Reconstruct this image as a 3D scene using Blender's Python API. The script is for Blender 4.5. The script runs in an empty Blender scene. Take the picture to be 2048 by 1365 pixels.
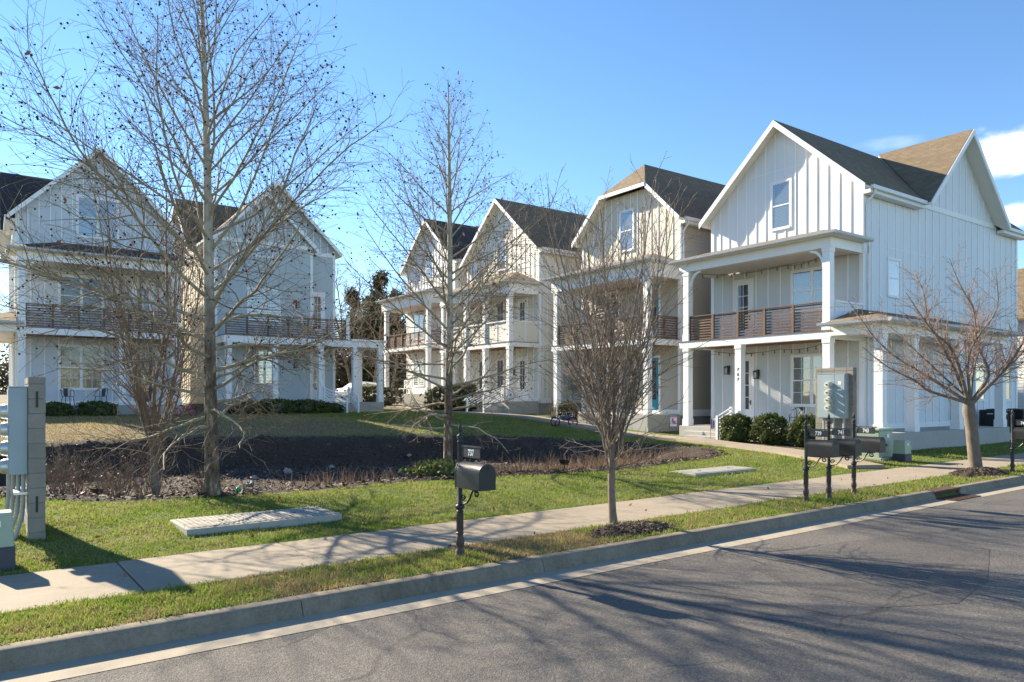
import bpy, bmesh, math, random
import numpy as np
from mathutils import Vector, Matrix

# ------------------------------------------------------------------ camera, sky, sun, exposure
sc = bpy.context.scene
COL = sc.collection
R = math.radians
cam_d = bpy.data.cameras.new("camera")
cam = bpy.data.objects.new("camera", cam_d)
COL.objects.link(cam)
cam.location = (0, 0, 2.0)
cam.rotation_euler = (R(90), 0, 0)
cam_d.sensor_width = 36.0
cam_d.lens = 36.0 * 1472 / 2048
cam_d.shift_y = 0.0549
cam_d.clip_end = 4000
sc.camera = cam

SUN_EL = R(28.0)
SUN_DIR = Vector((-0.768, 0.640, 0)).normalized()          # towards the sun, on the ground
SUN_AZ = math.atan2(SUN_DIR.x, SUN_DIR.y)                # clockwise from +Y

def nd(nt, typ, **kw):
    n = nt.nodes.new(typ)
    for k, v in kw.items():
        n.inputs[k].default_value = v
    return n
def ramp(nt, fac, stops):
    r = nt.nodes.new("ShaderNodeValToRGB")
    cr = r.color_ramp
    while len(cr.elements) < len(stops): cr.elements.new(0.5)
    for e, (p, c) in zip(cr.elements, stops):
        e.position = p; e.color = (c[0], c[1], c[2], 1)
    nt.links.new(fac, r.inputs[0])
    return r.outputs[0]
def noise(nt, vec, scale, detail=4, rough=.55):
    n = nd(nt, "ShaderNodeTexNoise", Scale=scale, Detail=detail, Roughness=rough)
    nt.links.new(vec, n.inputs["Vector"])
    return n.outputs["Fac"]

world = bpy.data.worlds.new("World")
sc.world = world
world.use_nodes = True
wn, wl = world.node_tree.nodes, world.node_tree.links
wn.clear()
w_out = wn.new("ShaderNodeOutputWorld")
w_bg = wn.new("ShaderNodeBackground")
w_sky = wn.new("ShaderNodeTexSky")
w_sky.sky_type = 'NISHITA'
w_sky.sun_disc = False
w_sky.sun_elevation = SUN_EL
w_sky.sun_rotation = SUN_AZ
w_sky.air_density = 1.0
w_sky.altitude = 1500
w_sky.dust_density = 0.0
w_sky.ozone_density = 1.6
w_hs = wn.new("ShaderNodeHueSaturation")
w_hs.inputs["Saturation"].default_value = 1.16
w_bg.inputs["Strength"].default_value = 0.093
wl.new(w_sky.outputs[0], w_hs.inputs["Color"])
# a few fair weather clouds low on the right
w_tc = wn.new("ShaderNodeTexCoord")
def cloud(center, sx, sz, scale, lo, hi, amount, prev):
    c = Vector(center).normalized()
    mp = wn.new("ShaderNodeMapping"); mp.vector_type = 'POINT'
    az = math.atan2(c.x, c.y)
    mp.inputs["Rotation"].default_value = (0, 0, az)
    wl.new(w_tc.outputs["Generated"], mp.inputs["Vector"])
    sub = wn.new("ShaderNodeVectorMath"); sub.operation = 'SUBTRACT'
    sub.inputs[1].default_value = (0, math.hypot(c.x, c.y), c.z)
    wl.new(mp.outputs[0], sub.inputs[0])
    mul = wn.new("ShaderNodeVectorMath"); mul.operation = 'MULTIPLY'
    mul.inputs[1].default_value = (1 / sx, 1.2, 1 / sz)
    wl.new(sub.outputs[0], mul.inputs[0])
    ln = wn.new("ShaderNodeVectorMath"); ln.operation = 'LENGTH'
    wl.new(mul.outputs[0], ln.inputs[0])
    sc2 = wn.new("ShaderNodeMapping")
    sc2.inputs["Scale"].default_value = (1, 1, 2.2)
    wl.new(w_tc.outputs["Generated"], sc2.inputs["Vector"])
    nz = wn.new("ShaderNodeTexNoise")
    nz.inputs["Scale"].default_value = scale
    nz.inputs["Detail"].default_value = 7
    nz.inputs["Roughness"].default_value = 0.6
    wl.new(sc2.outputs[0], nz.inputs["Vector"])
    m1 = wn.new("ShaderNodeMath"); m1.operation = 'MULTIPLY_ADD'
    m1.inputs[1].default_value = 1.9
    m1.inputs[2].default_value = 0.05
    wl.new(nz.outputs["Fac"], m1.inputs[0])
    m2 = wn.new("ShaderNodeMath"); m2.operation = 'SUBTRACT'
    wl.new(m1.outputs[0], m2.inputs[0]); wl.new(ln.outputs["Value"], m2.inputs[1])
    mr = wn.new("ShaderNodeMapRange"); mr.interpolation_type = 'SMOOTHSTEP'
    mr.inputs["From Min"].default_value = lo
    mr.inputs["From Max"].default_value = hi
    mr.inputs["To Max"].default_value = amount
    wl.new(m2.outputs[0], mr.inputs["Value"])
    mx = wn.new("ShaderNodeMix"); mx.data_type = 'RGBA'
    sh = noise(world.node_tree, sc2.outputs[0], scale * 1.7, 5); wl.new(ramp(world.node_tree, sh, [(.35, (5.0, 5.4, 6.3)), (.6, (7.6, 7.5, 7.4))]), mx.inputs[7])
    wl.new(mr.outputs[0], mx.inputs[0]); wl.new(prev, mx.inputs[6])
    return mx.outputs[2]
o = w_hs.outputs[0]
o = cloud((1010, 1472, 495), 0.080, 0.026, 10, -0.1, 0.6, 0.95, o)
o = cloud((1060, 1472, 372), 0.075, 0.016, 11, -0.1, 0.6, 0.8, o)
o = cloud((755, 1472, 508), 0.035, 0.008, 18, 0.0, 0.9, 0.13, o)
wl.new(o, w_bg.inputs["Color"])
wl.new(w_bg.outputs[0], w_out.inputs["Surface"])

sun_d = bpy.data.lights.new("sun", 'SUN')
sun_d.energy = 5.0
sun_d.angle = R(0.65)
sun_d.color = (1.0, 0.87, 0.67)
sun = bpy.data.objects.new("sun", sun_d)
COL.objects.link(sun)
sdir = Vector((SUN_DIR.x * math.cos(SUN_EL), SUN_DIR.y * math.cos(SUN_EL), math.sin(SUN_EL)))
sun.rotation_euler = sdir.to_track_quat('Z', 'Y').to_euler()
sun.location = (-20, 20, 30)

sc.view_settings.view_transform = 'Standard'
sc.view_settings.look = 'None'
sc.view_settings.gamma = 1
sc.view_settings.exposure = 1.5

# ------------------------------------------------------------------ frames of reference
U = np.array([2068.0, 1472.0]); U /= np.linalg.norm(U)       # along the street side of the houses
V = np.array([-U[1], U[0]])                                  # along the fronts of the row
SA = R(37.1)
US = np.array([math.cos(SA), math.sin(SA)])                  # along the kerb
VS = np.array([-US[1], US[0]])
def HP(a, b): return tuple(a * U + b * V)
def SP(a, b): return tuple(a * US + b * VS)
ANG_U = math.atan2(U[1], U[0])

BASIN = np.array([(-1.5, 17.5), (.9, 15.4), (1.9, 14.35), (3.4, 14.3), (5.1, 14.05), (7.6, 14.3), (9.8, 14.05),
                  (13.1, 13.65), (15.3, 14.0), (19.05, 14.9), (20.55, 16.5), (20.77, 19), (19.7, 20.6),
                  (18.5, 23.5), (15.5, 25.6), (10, 26.3), (5.3, 27.4), (1.5, 26.75), (-2.5, 26), (-3, 20)])
def basin_dist(a, b):
    """signed distance to the rim of the basin, positive inside"""
    a = np.asarray(a, float); b = np.asarray(b, float)
    best = np.full(a.shape, 1e9); ins = np.zeros(a.shape, bool)
    n = len(BASIN)
    for i in range(n):
        x0, y0 = BASIN[i]; x1, y1 = BASIN[(i + 1) % n]
        dx, dy = x1 - x0, y1 - y0
        t = np.clip(((a - x0) * dx + (b - y0) * dy) / (dx * dx + dy * dy), 0, 1)
        best = np.minimum(best, np.hypot(a - x0 - t * dx, b - y0 - t * dy))
        c = ((y0 > b) != (y1 > b)) & (a < (x1 - x0) * (b - y0) / (y1 - y0 + 1e-12) + x0)
        ins ^= c
    return np.where(ins, best, -best)
def sstep(x): x = np.clip(x, 0, 1); return x * x * (3 - 2 * x)
def hz(x, y):
    """height of the ground"""
    x = np.asarray(x, float); y = np.asarray(y, float)
    a = x * U[0] + y * U[1]; b = x * V[0] + y * V[1]
    bs = x * VS[0] + y * VS[1]
    z = np.interp(b, [10.9, 13, 21.8, 24, 31, 41, 50, 60, 100, 300], [0, .12, .3, .4, .95, 1.1, 1.5, 1.8, 2.2, 4])
    z = np.where(bs < 9.95, 0.0, z * sstep((bs - 9.9) / 1.0))
    d = basin_dist(a, b)
    wid = np.interp(b, [14, 19, 23], [4.0, 3.0, 2.0])
    wid = np.where(a > 17, 2.6, wid)
    z = z + (-0.5 - z) * sstep(d / wid) * (d > 0)
    z = z + 0.012 * np.sin(x * 1.7 + y * .6) * np.cos(y * 1.3 - x * .4) * (bs > 10.3)
    z = np.where(bs < 7.0, -0.3, z)
    return z
def h1(x, y): return float(hz(np.array([x]), np.array([y]))[0])

# ------------------------------------------------------------------ materials
def base_mat(name):
    m = bpy.data.materials.new(name); m.use_nodes = True
    nt = m.node_tree
    return m, nt, nt.nodes["Principled BSDF"]
def coords(nt, scale=(1, 1, 1), kind="Object"):
    t = nt.nodes.new("ShaderNodeTexCoord")
    mp = nt.nodes.new("ShaderNodeMapping")
    mp.inputs["Scale"].default_value = scale
    nt.links.new(t.outputs[kind], mp.inputs["Vector"])
    return mp.outputs[0]
def bump(nt, p, h, strength=.3, dist=.02):
    b = nd(nt, "ShaderNodeBump", Strength=strength, Distance=dist)
    nt.links.new(h, b.inputs["Height"]); nt.links.new(b.outputs[0], p.inputs["Normal"])
def mixc(nt, fac, a, b, blend='MIX'):
    m = nt.nodes.new("ShaderNodeMix"); m.data_type = 'RGBA'; m.blend_type = blend
    for s, v in ((0, fac), (6, a), (7, b)):
        if hasattr(v, 'links') or hasattr(v, 'is_linked'): nt.links.new(v, m.inputs[s])
        else: m.inputs[s].default_value = v if s == 0 else (v[0], v[1], v[2], 1)
    return m.outputs[2]
def math_(nt, op, a, b=None):
    m = nt.nodes.new("ShaderNodeMath"); m.operation = op
    for i, v in enumerate((a, b)):
        if v is None: continue
        if hasattr(v, 'is_linked'): nt.links.new(v, m.inputs[i])
        else: m.inputs[i].default_value = v
    return m.outputs[0]
def simple(name, c, rough=.6, var=.12, scale=3.0, bmp=.1, bscale=40, metal=0.0, bdist=.01):
    """one colour with mottling at two scales and a fine bump"""
    m, nt, p = base_mat(name)
    v = coords(nt)
    n1 = noise(nt, v, scale, 5); n2 = noise(nt, v, bscale, 3)
    d = tuple(x * (1 - var) for x in c); e = tuple(min(1, x * (1 + var)) for x in c)
    col = ramp(nt, n1, [(.3, d), (.7, e)])
    col = mixc(nt, .25 * var * 4, col, ramp(nt, n2, [(.3, d), (.7, e)]))
    nt.links.new(col, p.inputs["Base Color"])
    p.inputs["Roughness"].default_value = rough; p.inputs["Metallic"].default_value = metal
    if bmp: bump(nt, p, n2, bmp, bdist)
    return m
M = {}
def siding(name, c, var=.06):
    m, nt, p = base_mat(name)
    st = noise(nt, coords(nt, (2.2, 2.2, .18)), 1.6, 6, .65); big = noise(nt, coords(nt), .35, 4); fine = noise(nt, coords(nt), 60, 3)
    grime = noise(nt, coords(nt, (1, 1, .6)), 1.1, 8, .72)
    d = tuple(x * (1 - var) for x in c); e = tuple(min(.9, x * (1 + var * .5)) for x in c)
    col = mixc(nt, .5, ramp(nt, st, [(.32, d), (.6, e)]), ramp(nt, big, [(.35, d), (.65, e)]))
    col = mixc(nt, ramp(nt, grime, [(.56, (0, 0, 0)), (.78, (.30, .30, .30))]), col, tuple(x * .72 for x in c))
    nt.links.new(col, p.inputs["Base Color"]); p.inputs["Roughness"].default_value = .55
    bump(nt, p, fine, .12, .01)
    return m
M['trim'] = simple('white_trim_paint', (.84, .84, .83), .5, .03, 1.5, .05)
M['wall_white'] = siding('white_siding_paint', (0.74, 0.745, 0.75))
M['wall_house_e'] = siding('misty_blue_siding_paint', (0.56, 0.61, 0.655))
M['wall_white_shaded'] = siding('white_siding_shade_tint', (.73, .755, .79))  # white siding of the corner house, bluish shade of its side put into the colour
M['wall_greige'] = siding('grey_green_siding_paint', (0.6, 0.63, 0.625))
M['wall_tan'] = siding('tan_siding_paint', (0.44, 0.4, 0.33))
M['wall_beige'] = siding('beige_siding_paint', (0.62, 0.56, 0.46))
M['wall_cream'] = siding('cream_siding_paint', (0.74, 0.7, 0.61))
M['wall_sage'] = siding('pale_sage_siding_paint', (0.46, 0.53, 0.545))
M['soffit'] = simple('soffit_paint', (.74, .72, .66), .6, .03, 1, .05)
M['gutter'] = simple('gutter_aluminium', (.74, .75, .75), .4, .04, 2, .03)
M['gutter_grey'] = simple('grey_gutter_aluminium', (.52, .55, .58), .4, .04, 2, .03)
M['dark_metal'] = simple('black_painted_metal', (.016, .017, .018), .45, .3, 6, .12, 120)
M['sign_metal'] = simple('dark_grey_sign_metal', (.035, .038, .042), .5, .2, 8, .08, 90)
M['panel_grey'] = simple('grey_meter_cabinet_paint', (.30, .37, .40), .45, .06, 2, .05, 80)
M['conduit'] = simple('grey_conduit_plastic', (.36, .375, .375), .5, .06, 3, .05)
M['green_box'] = simple('pale_green_utility_paint', (.29, .385, .30), .45, .08, 2, .05, 60)
M['dark_base'] = simple('dark_grey_plastic', (.05, .055, .07), .6, .15, 4, .1)
M['glassy_meter'] = simple('meter_face', (.62, .62, .50), .25, .1, 20, 0)
M['bright_metal'] = simple('galvanised_metal', (.60, .62, .63), .35, .08, 8, .05, 60, .6)
M['teal'] = simple('teal_door_paint', (.03, .26, .36), .45, .06, 2, .05)
M['dark_door'] = simple('charcoal_door_paint', (.04, .045, .05), .45, .06, 2, .05)
M['ink'] = simple('white_lettering', (.85, .85, .84), .5, .02, 3, 0)
M['dark_ink'] = simple('dark_lettering', (.02, .02, .02), .4, .05, 3, 0)
M['rubber'] = simple('black_rubber', (.02, .02, .02), .8, .2, 9, .1)
M['blue_plastic'] = simple('blue_bike_paint', (.015, .09, .42), .35, .08, 6, 0)
M['red_plastic'] = simple('red_plastic', (.42, .03, .03), .4, .1, 6, 0)
M['pink_plastic'] = simple('pink_plastic', (.62, .07, .25), .4, .1, 6, 0)
M['green_plastic'] = simple('green_plastic', (.01, .42, .14), .35, .1, 6, 0)
M['cyan_plastic'] = simple('light_blue_plastic', (.07, .38, .62), .35, .1, 6, 0)
M['magenta_plastic'] = simple('magenta_plastic', (.40, .03, .25), .35, .1, 6, 0)
M['rock'] = simple('pale_rock', (.34, .33, .30), .85, .2, 7, .6, 25)
M['terracotta'] = simple('grey_pot', (.12, .115, .11), .7, .2, 4, .2)
M['car_white'] = simple('white_car_paint', (.75, .76, .77), .25, .02, 1, 0)
M['bark_street'] = simple('grey_brown_bark', (.205, .16, .12), .9, .35, 9, .8, 45)
M['bark_cherry'] = simple('warm_grey_bark', (.165, .132, .10), .85, .35, 6, .8, 35)
M['twig_cherry'] = simple('reddish_twig_bark', (.25, .172, .135), .8, .25, 8, .2, 50)
M['bark_brown'] = simple('brown_bark', (.13, .10, .075), .9, .35, 8, .7, 40)
M['twig_brown'] = simple('brown_twig_bark', (.21, .155, .11), .9, .3, 8, .2, 40)
M['seed'] = simple('dark_seed_ball', (.048, .031, .022), .95, .4, 60, .5, 200)
M['dead_leaf'] = simple('russet_dead_leaf', (.30, .105, .045), .8, .45, 9, .2)
M['pale_leaf'] = simple('tan_dead_leaf', (.34, .22, .12), .8, .45, 9, .2)
M['ball_black'] = simple('black_fixture', (.02, .02, .022), .5, .2, 5, .1)
M['warm_bulb'] = simple('clear_bulb_glass', (.25, .2, .13), .15, .1, 10, 0)
M['stucco'] = simple('crawl_space_masonry', (.30, .285, .26), .9, .12, 2, .3, 30)
M['fabric_white'] = simple('white_flag_cloth', (.75, .74, .76), .8, .03, 5, .05)
M['fabric_purple'] = simple('purple_flag_print', (.16, .10, .25), .8, .2, 9, .05)
M['fabric_pink'] = simple('pink_flag_print', (.5, .16, .26), .8, .2, 9, .05)

def concrete(name, c, var=.2, stain=.5):
    m, nt, p = base_mat(name)
    v = coords(nt)
    big = noise(nt, v, .9, 6, .65); mid = noise(nt, v, 7, 5, .6); fine = noise(nt, v, 140, 3, .7)
    d = tuple(x * (1 - var) for x in c); e = tuple(x * (1 + var * .6) for x in c)
    col = ramp(nt, big, [(.3, d), (.65, e)])
    col = mixc(nt, .45, col, ramp(nt, mid, [(.3, d), (.7, e)]))
    col = mixc(nt, ramp(nt, noise(nt, v, 2.3, 8, .75), [(.52, (0, 0, 0)), (.72, (stain, stain, stain))]), col,
               tuple(x * .55 for x in c))
    sp = ramp(nt, fine, [(.33, tuple(x * .6 for x in c)), (.5, c), (.72, tuple(min(1, x * 1.35) for x in c))])
    col = mixc(nt, .4, col, sp)
    nt.links.new(col, p.inputs["Base Color"])
    p.inputs["Roughness"].default_value = .9
    bump(nt, p, fine, .35, .006)
    return m
M['sidewalk'] = concrete('sidewalk_concrete', (.30, .25, .185), .30, .8)
def kerb_mat():
    m, nt, p = base_mat('weathered_kerb_concrete')
    v = coords(nt)
    st = noise(nt, coords(nt, (1.3, 1.3, .35)), 2.6, 8, .72); big = noise(nt, v, .8, 4); fine = noise(nt, v, 110, 3, .7); pit = noise(nt, v, 24, 4, .7)
    col = ramp(nt, st, [(.32, (.085, .066, .042)), (.43, (.20, .165, .115)), (.56, (.33, .285, .21)), (.74, (.40, .35, .265))])
    col = mixc(nt, .4, col, ramp(nt, big, [(.35, (.15, .124, .085)), (.65, (.30, .26, .19))]))
    col = mixc(nt, .35, col, ramp(nt, fine, [(.32, (.05, .04, .03)), (.7, (.32, .28, .21))]))
    col = mixc(nt, .25, col, ramp(nt, pit, [(.36, (.04, .033, .02)), (.55, (.2, .17, .12))]))
    nt.links.new(col, p.inputs["Base Color"]); p.inputs["Roughness"].default_value = .95
    bump(nt, p, fine, .4, .006)
    return m
M['kerb'] = kerb_mat()
M['gutter_pan'] = concrete('gutter_pan_concrete', (.36, .31, .235), .28, .7)
M['slab'] = concrete('porch_concrete', (.40, .385, .35))
M['vault'] = concrete('vault_concrete', (.37, .36, .32), .25, .8)

def block_mat():
    m, nt, p = base_mat('concrete_block')
    v = coords(nt)
    mid = noise(nt, v, 5, 5); fine = noise(nt, v, 120, 3, .7)
    geo = nt.nodes.new("ShaderNodeNewGeometry")
    isl = geo.outputs["Random Per Island"]
    c1 = ramp(nt, isl, [(0, (.20, .18, .145)), (1, (.29, .265, .22))])
    c2 = ramp(nt, mid, [(.3, (.16, .145, .115)), (.7, (.31, .285, .24))])
    col = mixc(nt, .45, c1, c2)
    col = mixc(nt, .35, col, ramp(nt, fine, [(.3, (.13, .12, .11)), (.7, (.42, .40, .36))]))
    nt.links.new(col, p.inputs["Base Color"])
    p.inputs["Roughness"].default_value = .95
    bump(nt, p, fine, .6, .006)
    return m
M['block'] = block_mat()
M['mortar'] = simple('mortar', (.20, .19, .175), .95, .15, 9, .3, 60)

def asphalt_mat(name='worn_asphalt', tint=1.0):
    m, nt, p = base_mat(name)
    v = coords(nt)
    big = noise(nt, v, .22, 5, .62); mid = noise(nt, v, 1.1, 7, .7); fine = noise(nt, v, 95, 2, .8)
    vo = nd(nt, "ShaderNodeTexVoronoi", Scale=70); nt.links.new(v, vo.inputs["Vector"])
    tracks = noise(nt, coords(nt, (.05, .9, 1)), 1.0, 4, .6)
    col = ramp(nt, big, [(.38, (.080, .071, .063)), (.62, (.190, .167, .142))])
    col = mixc(nt, .5, col, ramp(nt, mid, [(.35, (.066, .059, .054)), (.64, (.21, .183, .154))]))
    col = mixc(nt, .35, col, ramp(nt, tracks, [(.35, (.068, .064, .062)), (.65, (.190, .167, .142))]))
    grit = noise(nt, v, 34, 3, .75)
    sp = ramp(nt, fine, [(.3, (.02, .02, .02)), (.52, (.10, .092, .083)), (.72, (.28, .255, .22))])
    col = mixc(nt, .45, col, sp)
    col = mixc(nt, .42, col, ramp(nt, grit, [(.36, (.022, .022, .022)), (.5, (.105, .096, .086)), (.66, (.26, .235, .20))]))
    ag = ramp(nt, vo.outputs["Color"], [(.0, (0, 0, 0)), (.88, (0, 0, 0)), (.93, (1, 1, 1))])
    col = mixc(nt, math_(nt, 'MULTIPLY', ag, .35), col, (.22, .20, .17))
    wv = nd(nt, "ShaderNodeTexNoise", Scale=1.6, Detail=4.0); nt.links.new(v, wv.inputs["Vector"])
    va = nt.nodes.new("ShaderNodeVectorMath"); va.operation = 'MULTIPLY_ADD'; va.inputs[1].default_value = (.55, .55, 0)
    nt.links.new(wv.outputs["Color"], va.inputs[0]); nt.links.new(v, va.inputs[2])
    cr = nd(nt, "ShaderNodeTexVoronoi", Scale=.42); cr.feature = 'DISTANCE_TO_EDGE'; nt.links.new(va.outputs[0], cr.inputs["Vector"])
    line = ramp(nt, cr.outputs["Distance"], [(.0, (1, 1, 1)), (.004, (.8, .8, .8)), (.008, (0, 0, 0))])
    mask = ramp(nt, noise(nt, v, .5, 3), [(.48, (0, 0, 0)), (.56, (.7, .7, .7))])
    col = mixc(nt, math_(nt, 'MULTIPLY', line, mask), col, (.025, .024, .024))
    if tint != 1.0: col = mixc(nt, 1.0, col, (tint, tint, tint * 1.03), 'MULTIPLY')
    nt.links.new(col, p.inputs["Base Color"])
    p.inputs["Roughness"].default_value = .82
    hh = math_(nt, 'ADD', math_(nt, 'ADD', fine, grit), math_(nt, 'MULTIPLY', vo.outputs["Distance"], .6))
    bump(nt, p, hh, .9, .010)
    return m
M['asphalt'] = asphalt_mat()
M['asphalt_patch'] = asphalt_mat('newer_asphalt_patch', .80)

def shingle_mat(name, c):
    m, nt, p = base_mat(name)
    # rows follow height, so use generated-like object coordinates of the part
    t = nt.nodes.new("ShaderNodeTexCoord")
    sep = nt.nodes.new("ShaderNodeSeparateXYZ"); nt.links.new(t.outputs["Object"], sep.inputs[0])
    geo = nt.nodes.new("ShaderNodeNewGeometry")
    nrm = nt.nodes.new("ShaderNodeVectorTransform"); nrm.vector_type = 'NORMAL'; nrm.convert_from = 'WORLD'; nrm.convert_to = 'OBJECT'
    nt.links.new(geo.outputs["True Normal"], nrm.inputs[0])
    sn = nt.nodes.new("ShaderNodeSeparateXYZ"); nt.links.new(nrm.outputs[0], sn.inputs[0])
    ax = math_(nt, 'ABSOLUTE', sn.outputs[0]); ay = math_(nt, 'ABSOLUTE', sn.outputs[1])
    g = math_(nt, 'GREATER_THAN', ax, ay)
    along = math_(nt, 'ADD', math_(nt, 'MULTIPLY', sep.outputs[1], g),
                  math_(nt, 'MULTIPLY', sep.outputs[0], math_(nt, 'SUBTRACT', 1.0, g)))
    cmb = nt.nodes.new("ShaderNodeCombineXYZ")
    nt.links.new(along, cmb.inputs[0]); nt.links.new(math_(nt, 'MULTIPLY', sep.outputs[2], 1.4), cmb.inputs[1])
    br = nd(nt, "ShaderNodeTexBrick", Scale=1.0)
    br.inputs["Mortar Size"].default_value = .012
    br.inputs["Brick Width"].default_value = .32
    br.inputs["Row Height"].default_value = .145
    br.offset = .5
    d = tuple(x * .66 for x in c); e = tuple(x * 1.3 for x in c)
    br.inputs["Color1"].default_value = (*d, 1); br.inputs["Color2"].default_value = (*e, 1)
    br.inputs["Mortar"].default_value = (*[x * .3 for x in c], 1)
    nt.links.new(cmb.outputs[0], br.inputs["Vector"])
    v = coords(nt)
    col = mixc(nt, .35, br.outputs["Color"], ramp(nt, noise(nt, v, 2.5, 5), [(.3, d), (.7, e)]))
    col = mixc(nt, .3, col, ramp(nt, noise(nt, v, 90, 2), [(.3, tuple(x * .4 for x in c)), (.7, tuple(x * 1.6 for x in c))]))
    nt.links.new(col, p.inputs["Base Color"])
    p.inputs["Roughness"].default_value = .95
    bump(nt, p, br.outputs["Fac"], .6, -.02)
    return m
M['shingle'] = shingle_mat('brown_shingle', (.185, .138, .085))
M['shingle_dark'] = shingle_mat('charcoal_shingle', (.055, .047, .045))

def wood_mat(name, c, axis=0):
    m, nt, p = base_mat(name)
    s = [9, 9, 9]; s[axis] = .6
    v = coords(nt, tuple(s))
    n1 = noise(nt, v, 2.0, 6, .65); n2 = noise(nt, coords(nt), 1.2, 3)
    d = tuple(x * .5 for x in c); e = tuple(x * 1.45 for x in c)
    col = ramp(nt, n1, [(.3, d), (.7, e)])
    col = mixc(nt, .35, col, ramp(nt, n2, [(.3, d), (.7, e)]))
    nt.links.new(col, p.inputs["Base Color"])
    p.inputs["Roughness"].default_value = .7
    bump(nt, p, n1, .3, .004)
    return m
M['rail_wood'] = wood_mat('stained_rail_wood', (.165, .088, .048))
M['ceil_wood'] = wood_mat('cedar_ceiling', (.24, .105, .042))

def pane_mat(name, dark, slat, has_blind=True, tint=1.0):
    m, nt, p = base_mat(name)
    t = nt.nodes.new("ShaderNodeTexCoord")
    sep = nt.nodes.new("ShaderNodeSeparateXYZ"); nt.links.new(t.outputs["Object"], sep.inputs[0])
    if has_blind:
        fr = math_(nt, 'FRACT', math_(nt, 'MULTIPLY', sep.outputs[2], 1 / .062))
        col = ramp(nt, fr, [(.0, dark), (.16, dark), (.24, slat), (.85, tuple(x * .8 for x in slat)), (1, dark)])
        nv = noise(nt, coords(nt, (1, 1, .3)), 1.3, 3)
        col = mixc(nt, .3, col, ramp(nt, nv, [(.3, dark), (.7, slat)]))
    else:
        nv = noise(nt, coords(nt), .9, 3)
        col = ramp(nt, nv, [(.35, dark), (.7, slat)])
    nt.links.new(col, p.inputs["Base Color"])
    p.inputs["Roughness"].default_value = .25
    p.inputs["Coat Weight"].default_value = 1.0
    p.inputs["Coat Roughness"].default_value = .01
    p.inputs["Coat IOR"].default_value = 2.35 * tint
    wv = noise(nt, coords(nt), 1.1, 2)
    b = nd(nt, "ShaderNodeBump", Strength=.08, Distance=.05)
    nt.links.new(wv, b.inputs["Height"]); nt.links.new(b.outputs[0], p.inputs["Coat Normal"])
    return m
M['pane_blind'] = pane_mat('glass_over_blinds', (.035, .045, .05), (.15, .18, .185))
M['pane_dark'] = pane_mat('dark_glass', (.012, .014, .016), (.045, .042, .038), False, .68)
M['pane_pale'] = pane_mat('glass_over_pale_blinds', (.40, .37, .36), (.66, .62, .60))
M['pane_warm'] = pane_mat('glass_over_curtain', (.45, .43, .36), (.70, .68, .60), False)

def grass_mat(name, stops, trans=.35):
    m, nt, p = base_mat(name)
    geo = nt.nodes.new("ShaderNodeNewGeometry")
    col = ramp(nt, geo.outputs["Random Per Island"], stops)
    n = noise(nt, coords(nt), .8, 4)
    col = mixc(nt, .35, col, ramp(nt, n, [(.35, stops[0][1]), (.65, stops[-1][1])]))
    nt.links.new(col, p.inputs["Base Color"])
    p.inputs["Roughness"].default_value = .75
    p.inputs["Specular IOR Level"].default_value = .25
    tr = nt.nodes.new("ShaderNodeBsdfTranslucent"); nt.links.new(col, tr.inputs["Color"])
    mx = nt.nodes.new("ShaderNodeMixShader"); mx.inputs[0].default_value = trans
    out = nt.nodes["Material Output"]
    nt.links.new(p.outputs[0], mx.inputs[1]); nt.links.new(tr.outputs[0], mx.inputs[2])
    nt.links.new(mx.outputs[0], out.inputs["Surface"])
    return m
M['grass'] = grass_mat('lawn_blade', [(0, (.075, .155, .012)), (.4, (.155, .285, .021)), (.75, (.24, .35, .032)), (.93, (.35, .34, .08)), (1, (.44, .34, .16))], .45)
M['dry_grass'] = grass_mat('dormant_blade', [(0, (.27, .18, .085)), (.5, (.46, .33, .18)), (.85, (.58, .45, .28)), (1, (.24, .25, .055))], .4)
M['weed'] = grass_mat('clover_leaf', [(0, (.11, .19, .025)), (.6, (.21, .31, .045)), (1, (.30, .37, .08))], .4)
M['reed'] = grass_mat('dry_stem', [(0, (.13, .075, .042)), (.6, (.235, .15, .09)), (1, (.32, .225, .14))], .2)
M['leaf_dark'] = grass_mat('glossy_hedge_leaf', [(0, (.035, .062, .018)), (.6, (.075, .115, .03)), (.88, (.14, .17, .045)), (1, (.22, .22, .08))], .25)
M['leaf_olive'] = grass_mat('olive_leaf', [(0, (.04, .05, .022)), (.6, (.075, .085, .035)), (1, (.14, .13, .06))], .2)
M['leaf_far'] = grass_mat('conifer_foliage', [(0, (.018, .030, .014)), (.6, (.035, .050, .02)), (1, (.075, .08, .035))], .15)
M['brown_far'] = grass_mat('winter_twig_foliage', [(0, (.06, .045, .03)), (.6, (.12, .085, .055)), (1, (.19, .14, .08))], .15)

def ground_mat():
    m, nt, p = base_mat('lawn_soil')
    v = coords(nt)
    n1 = noise(nt, v, .5, 6, .65); n2 = noise(nt, v, 6, 6, .7); n3 = noise(nt, v, 60, 3, .7)
    g = ramp(nt, n2, [(.3, (.06, .085, .016)), (.55, (.12, .155, .026)), (.75, (.18, .19, .05))])
    dry = ramp(nt, n3, [(.3, (.10, .075, .045)), (.7, (.25, .19, .11))])
    at = nt.nodes.new("ShaderNodeAttribute"); at.attribute_name = "dry"
    f = math_(nt, 'ADD', at.outputs["Fac"], math_(nt, 'MULTIPLY', math_(nt, 'SUBTRACT', n1, .5), 1.6))
    ff = ramp(nt, f, [(.35, (0, 0, 0)), (.75, (1, 1, 1))])
    col = mixc(nt, ff, g, dry)
    col = mixc(nt, .3, col, ramp(nt, n3, [(.3, (.03, .03, .012)), (.7, (.16, .17, .06))]))
    nt.links.new(col, p.inputs["Base Color"])
    p.inputs["Roughness"].default_value = .95
    bump(nt, p, n3, .8, .03)
    return m
M['ground'] = ground_mat()
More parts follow.
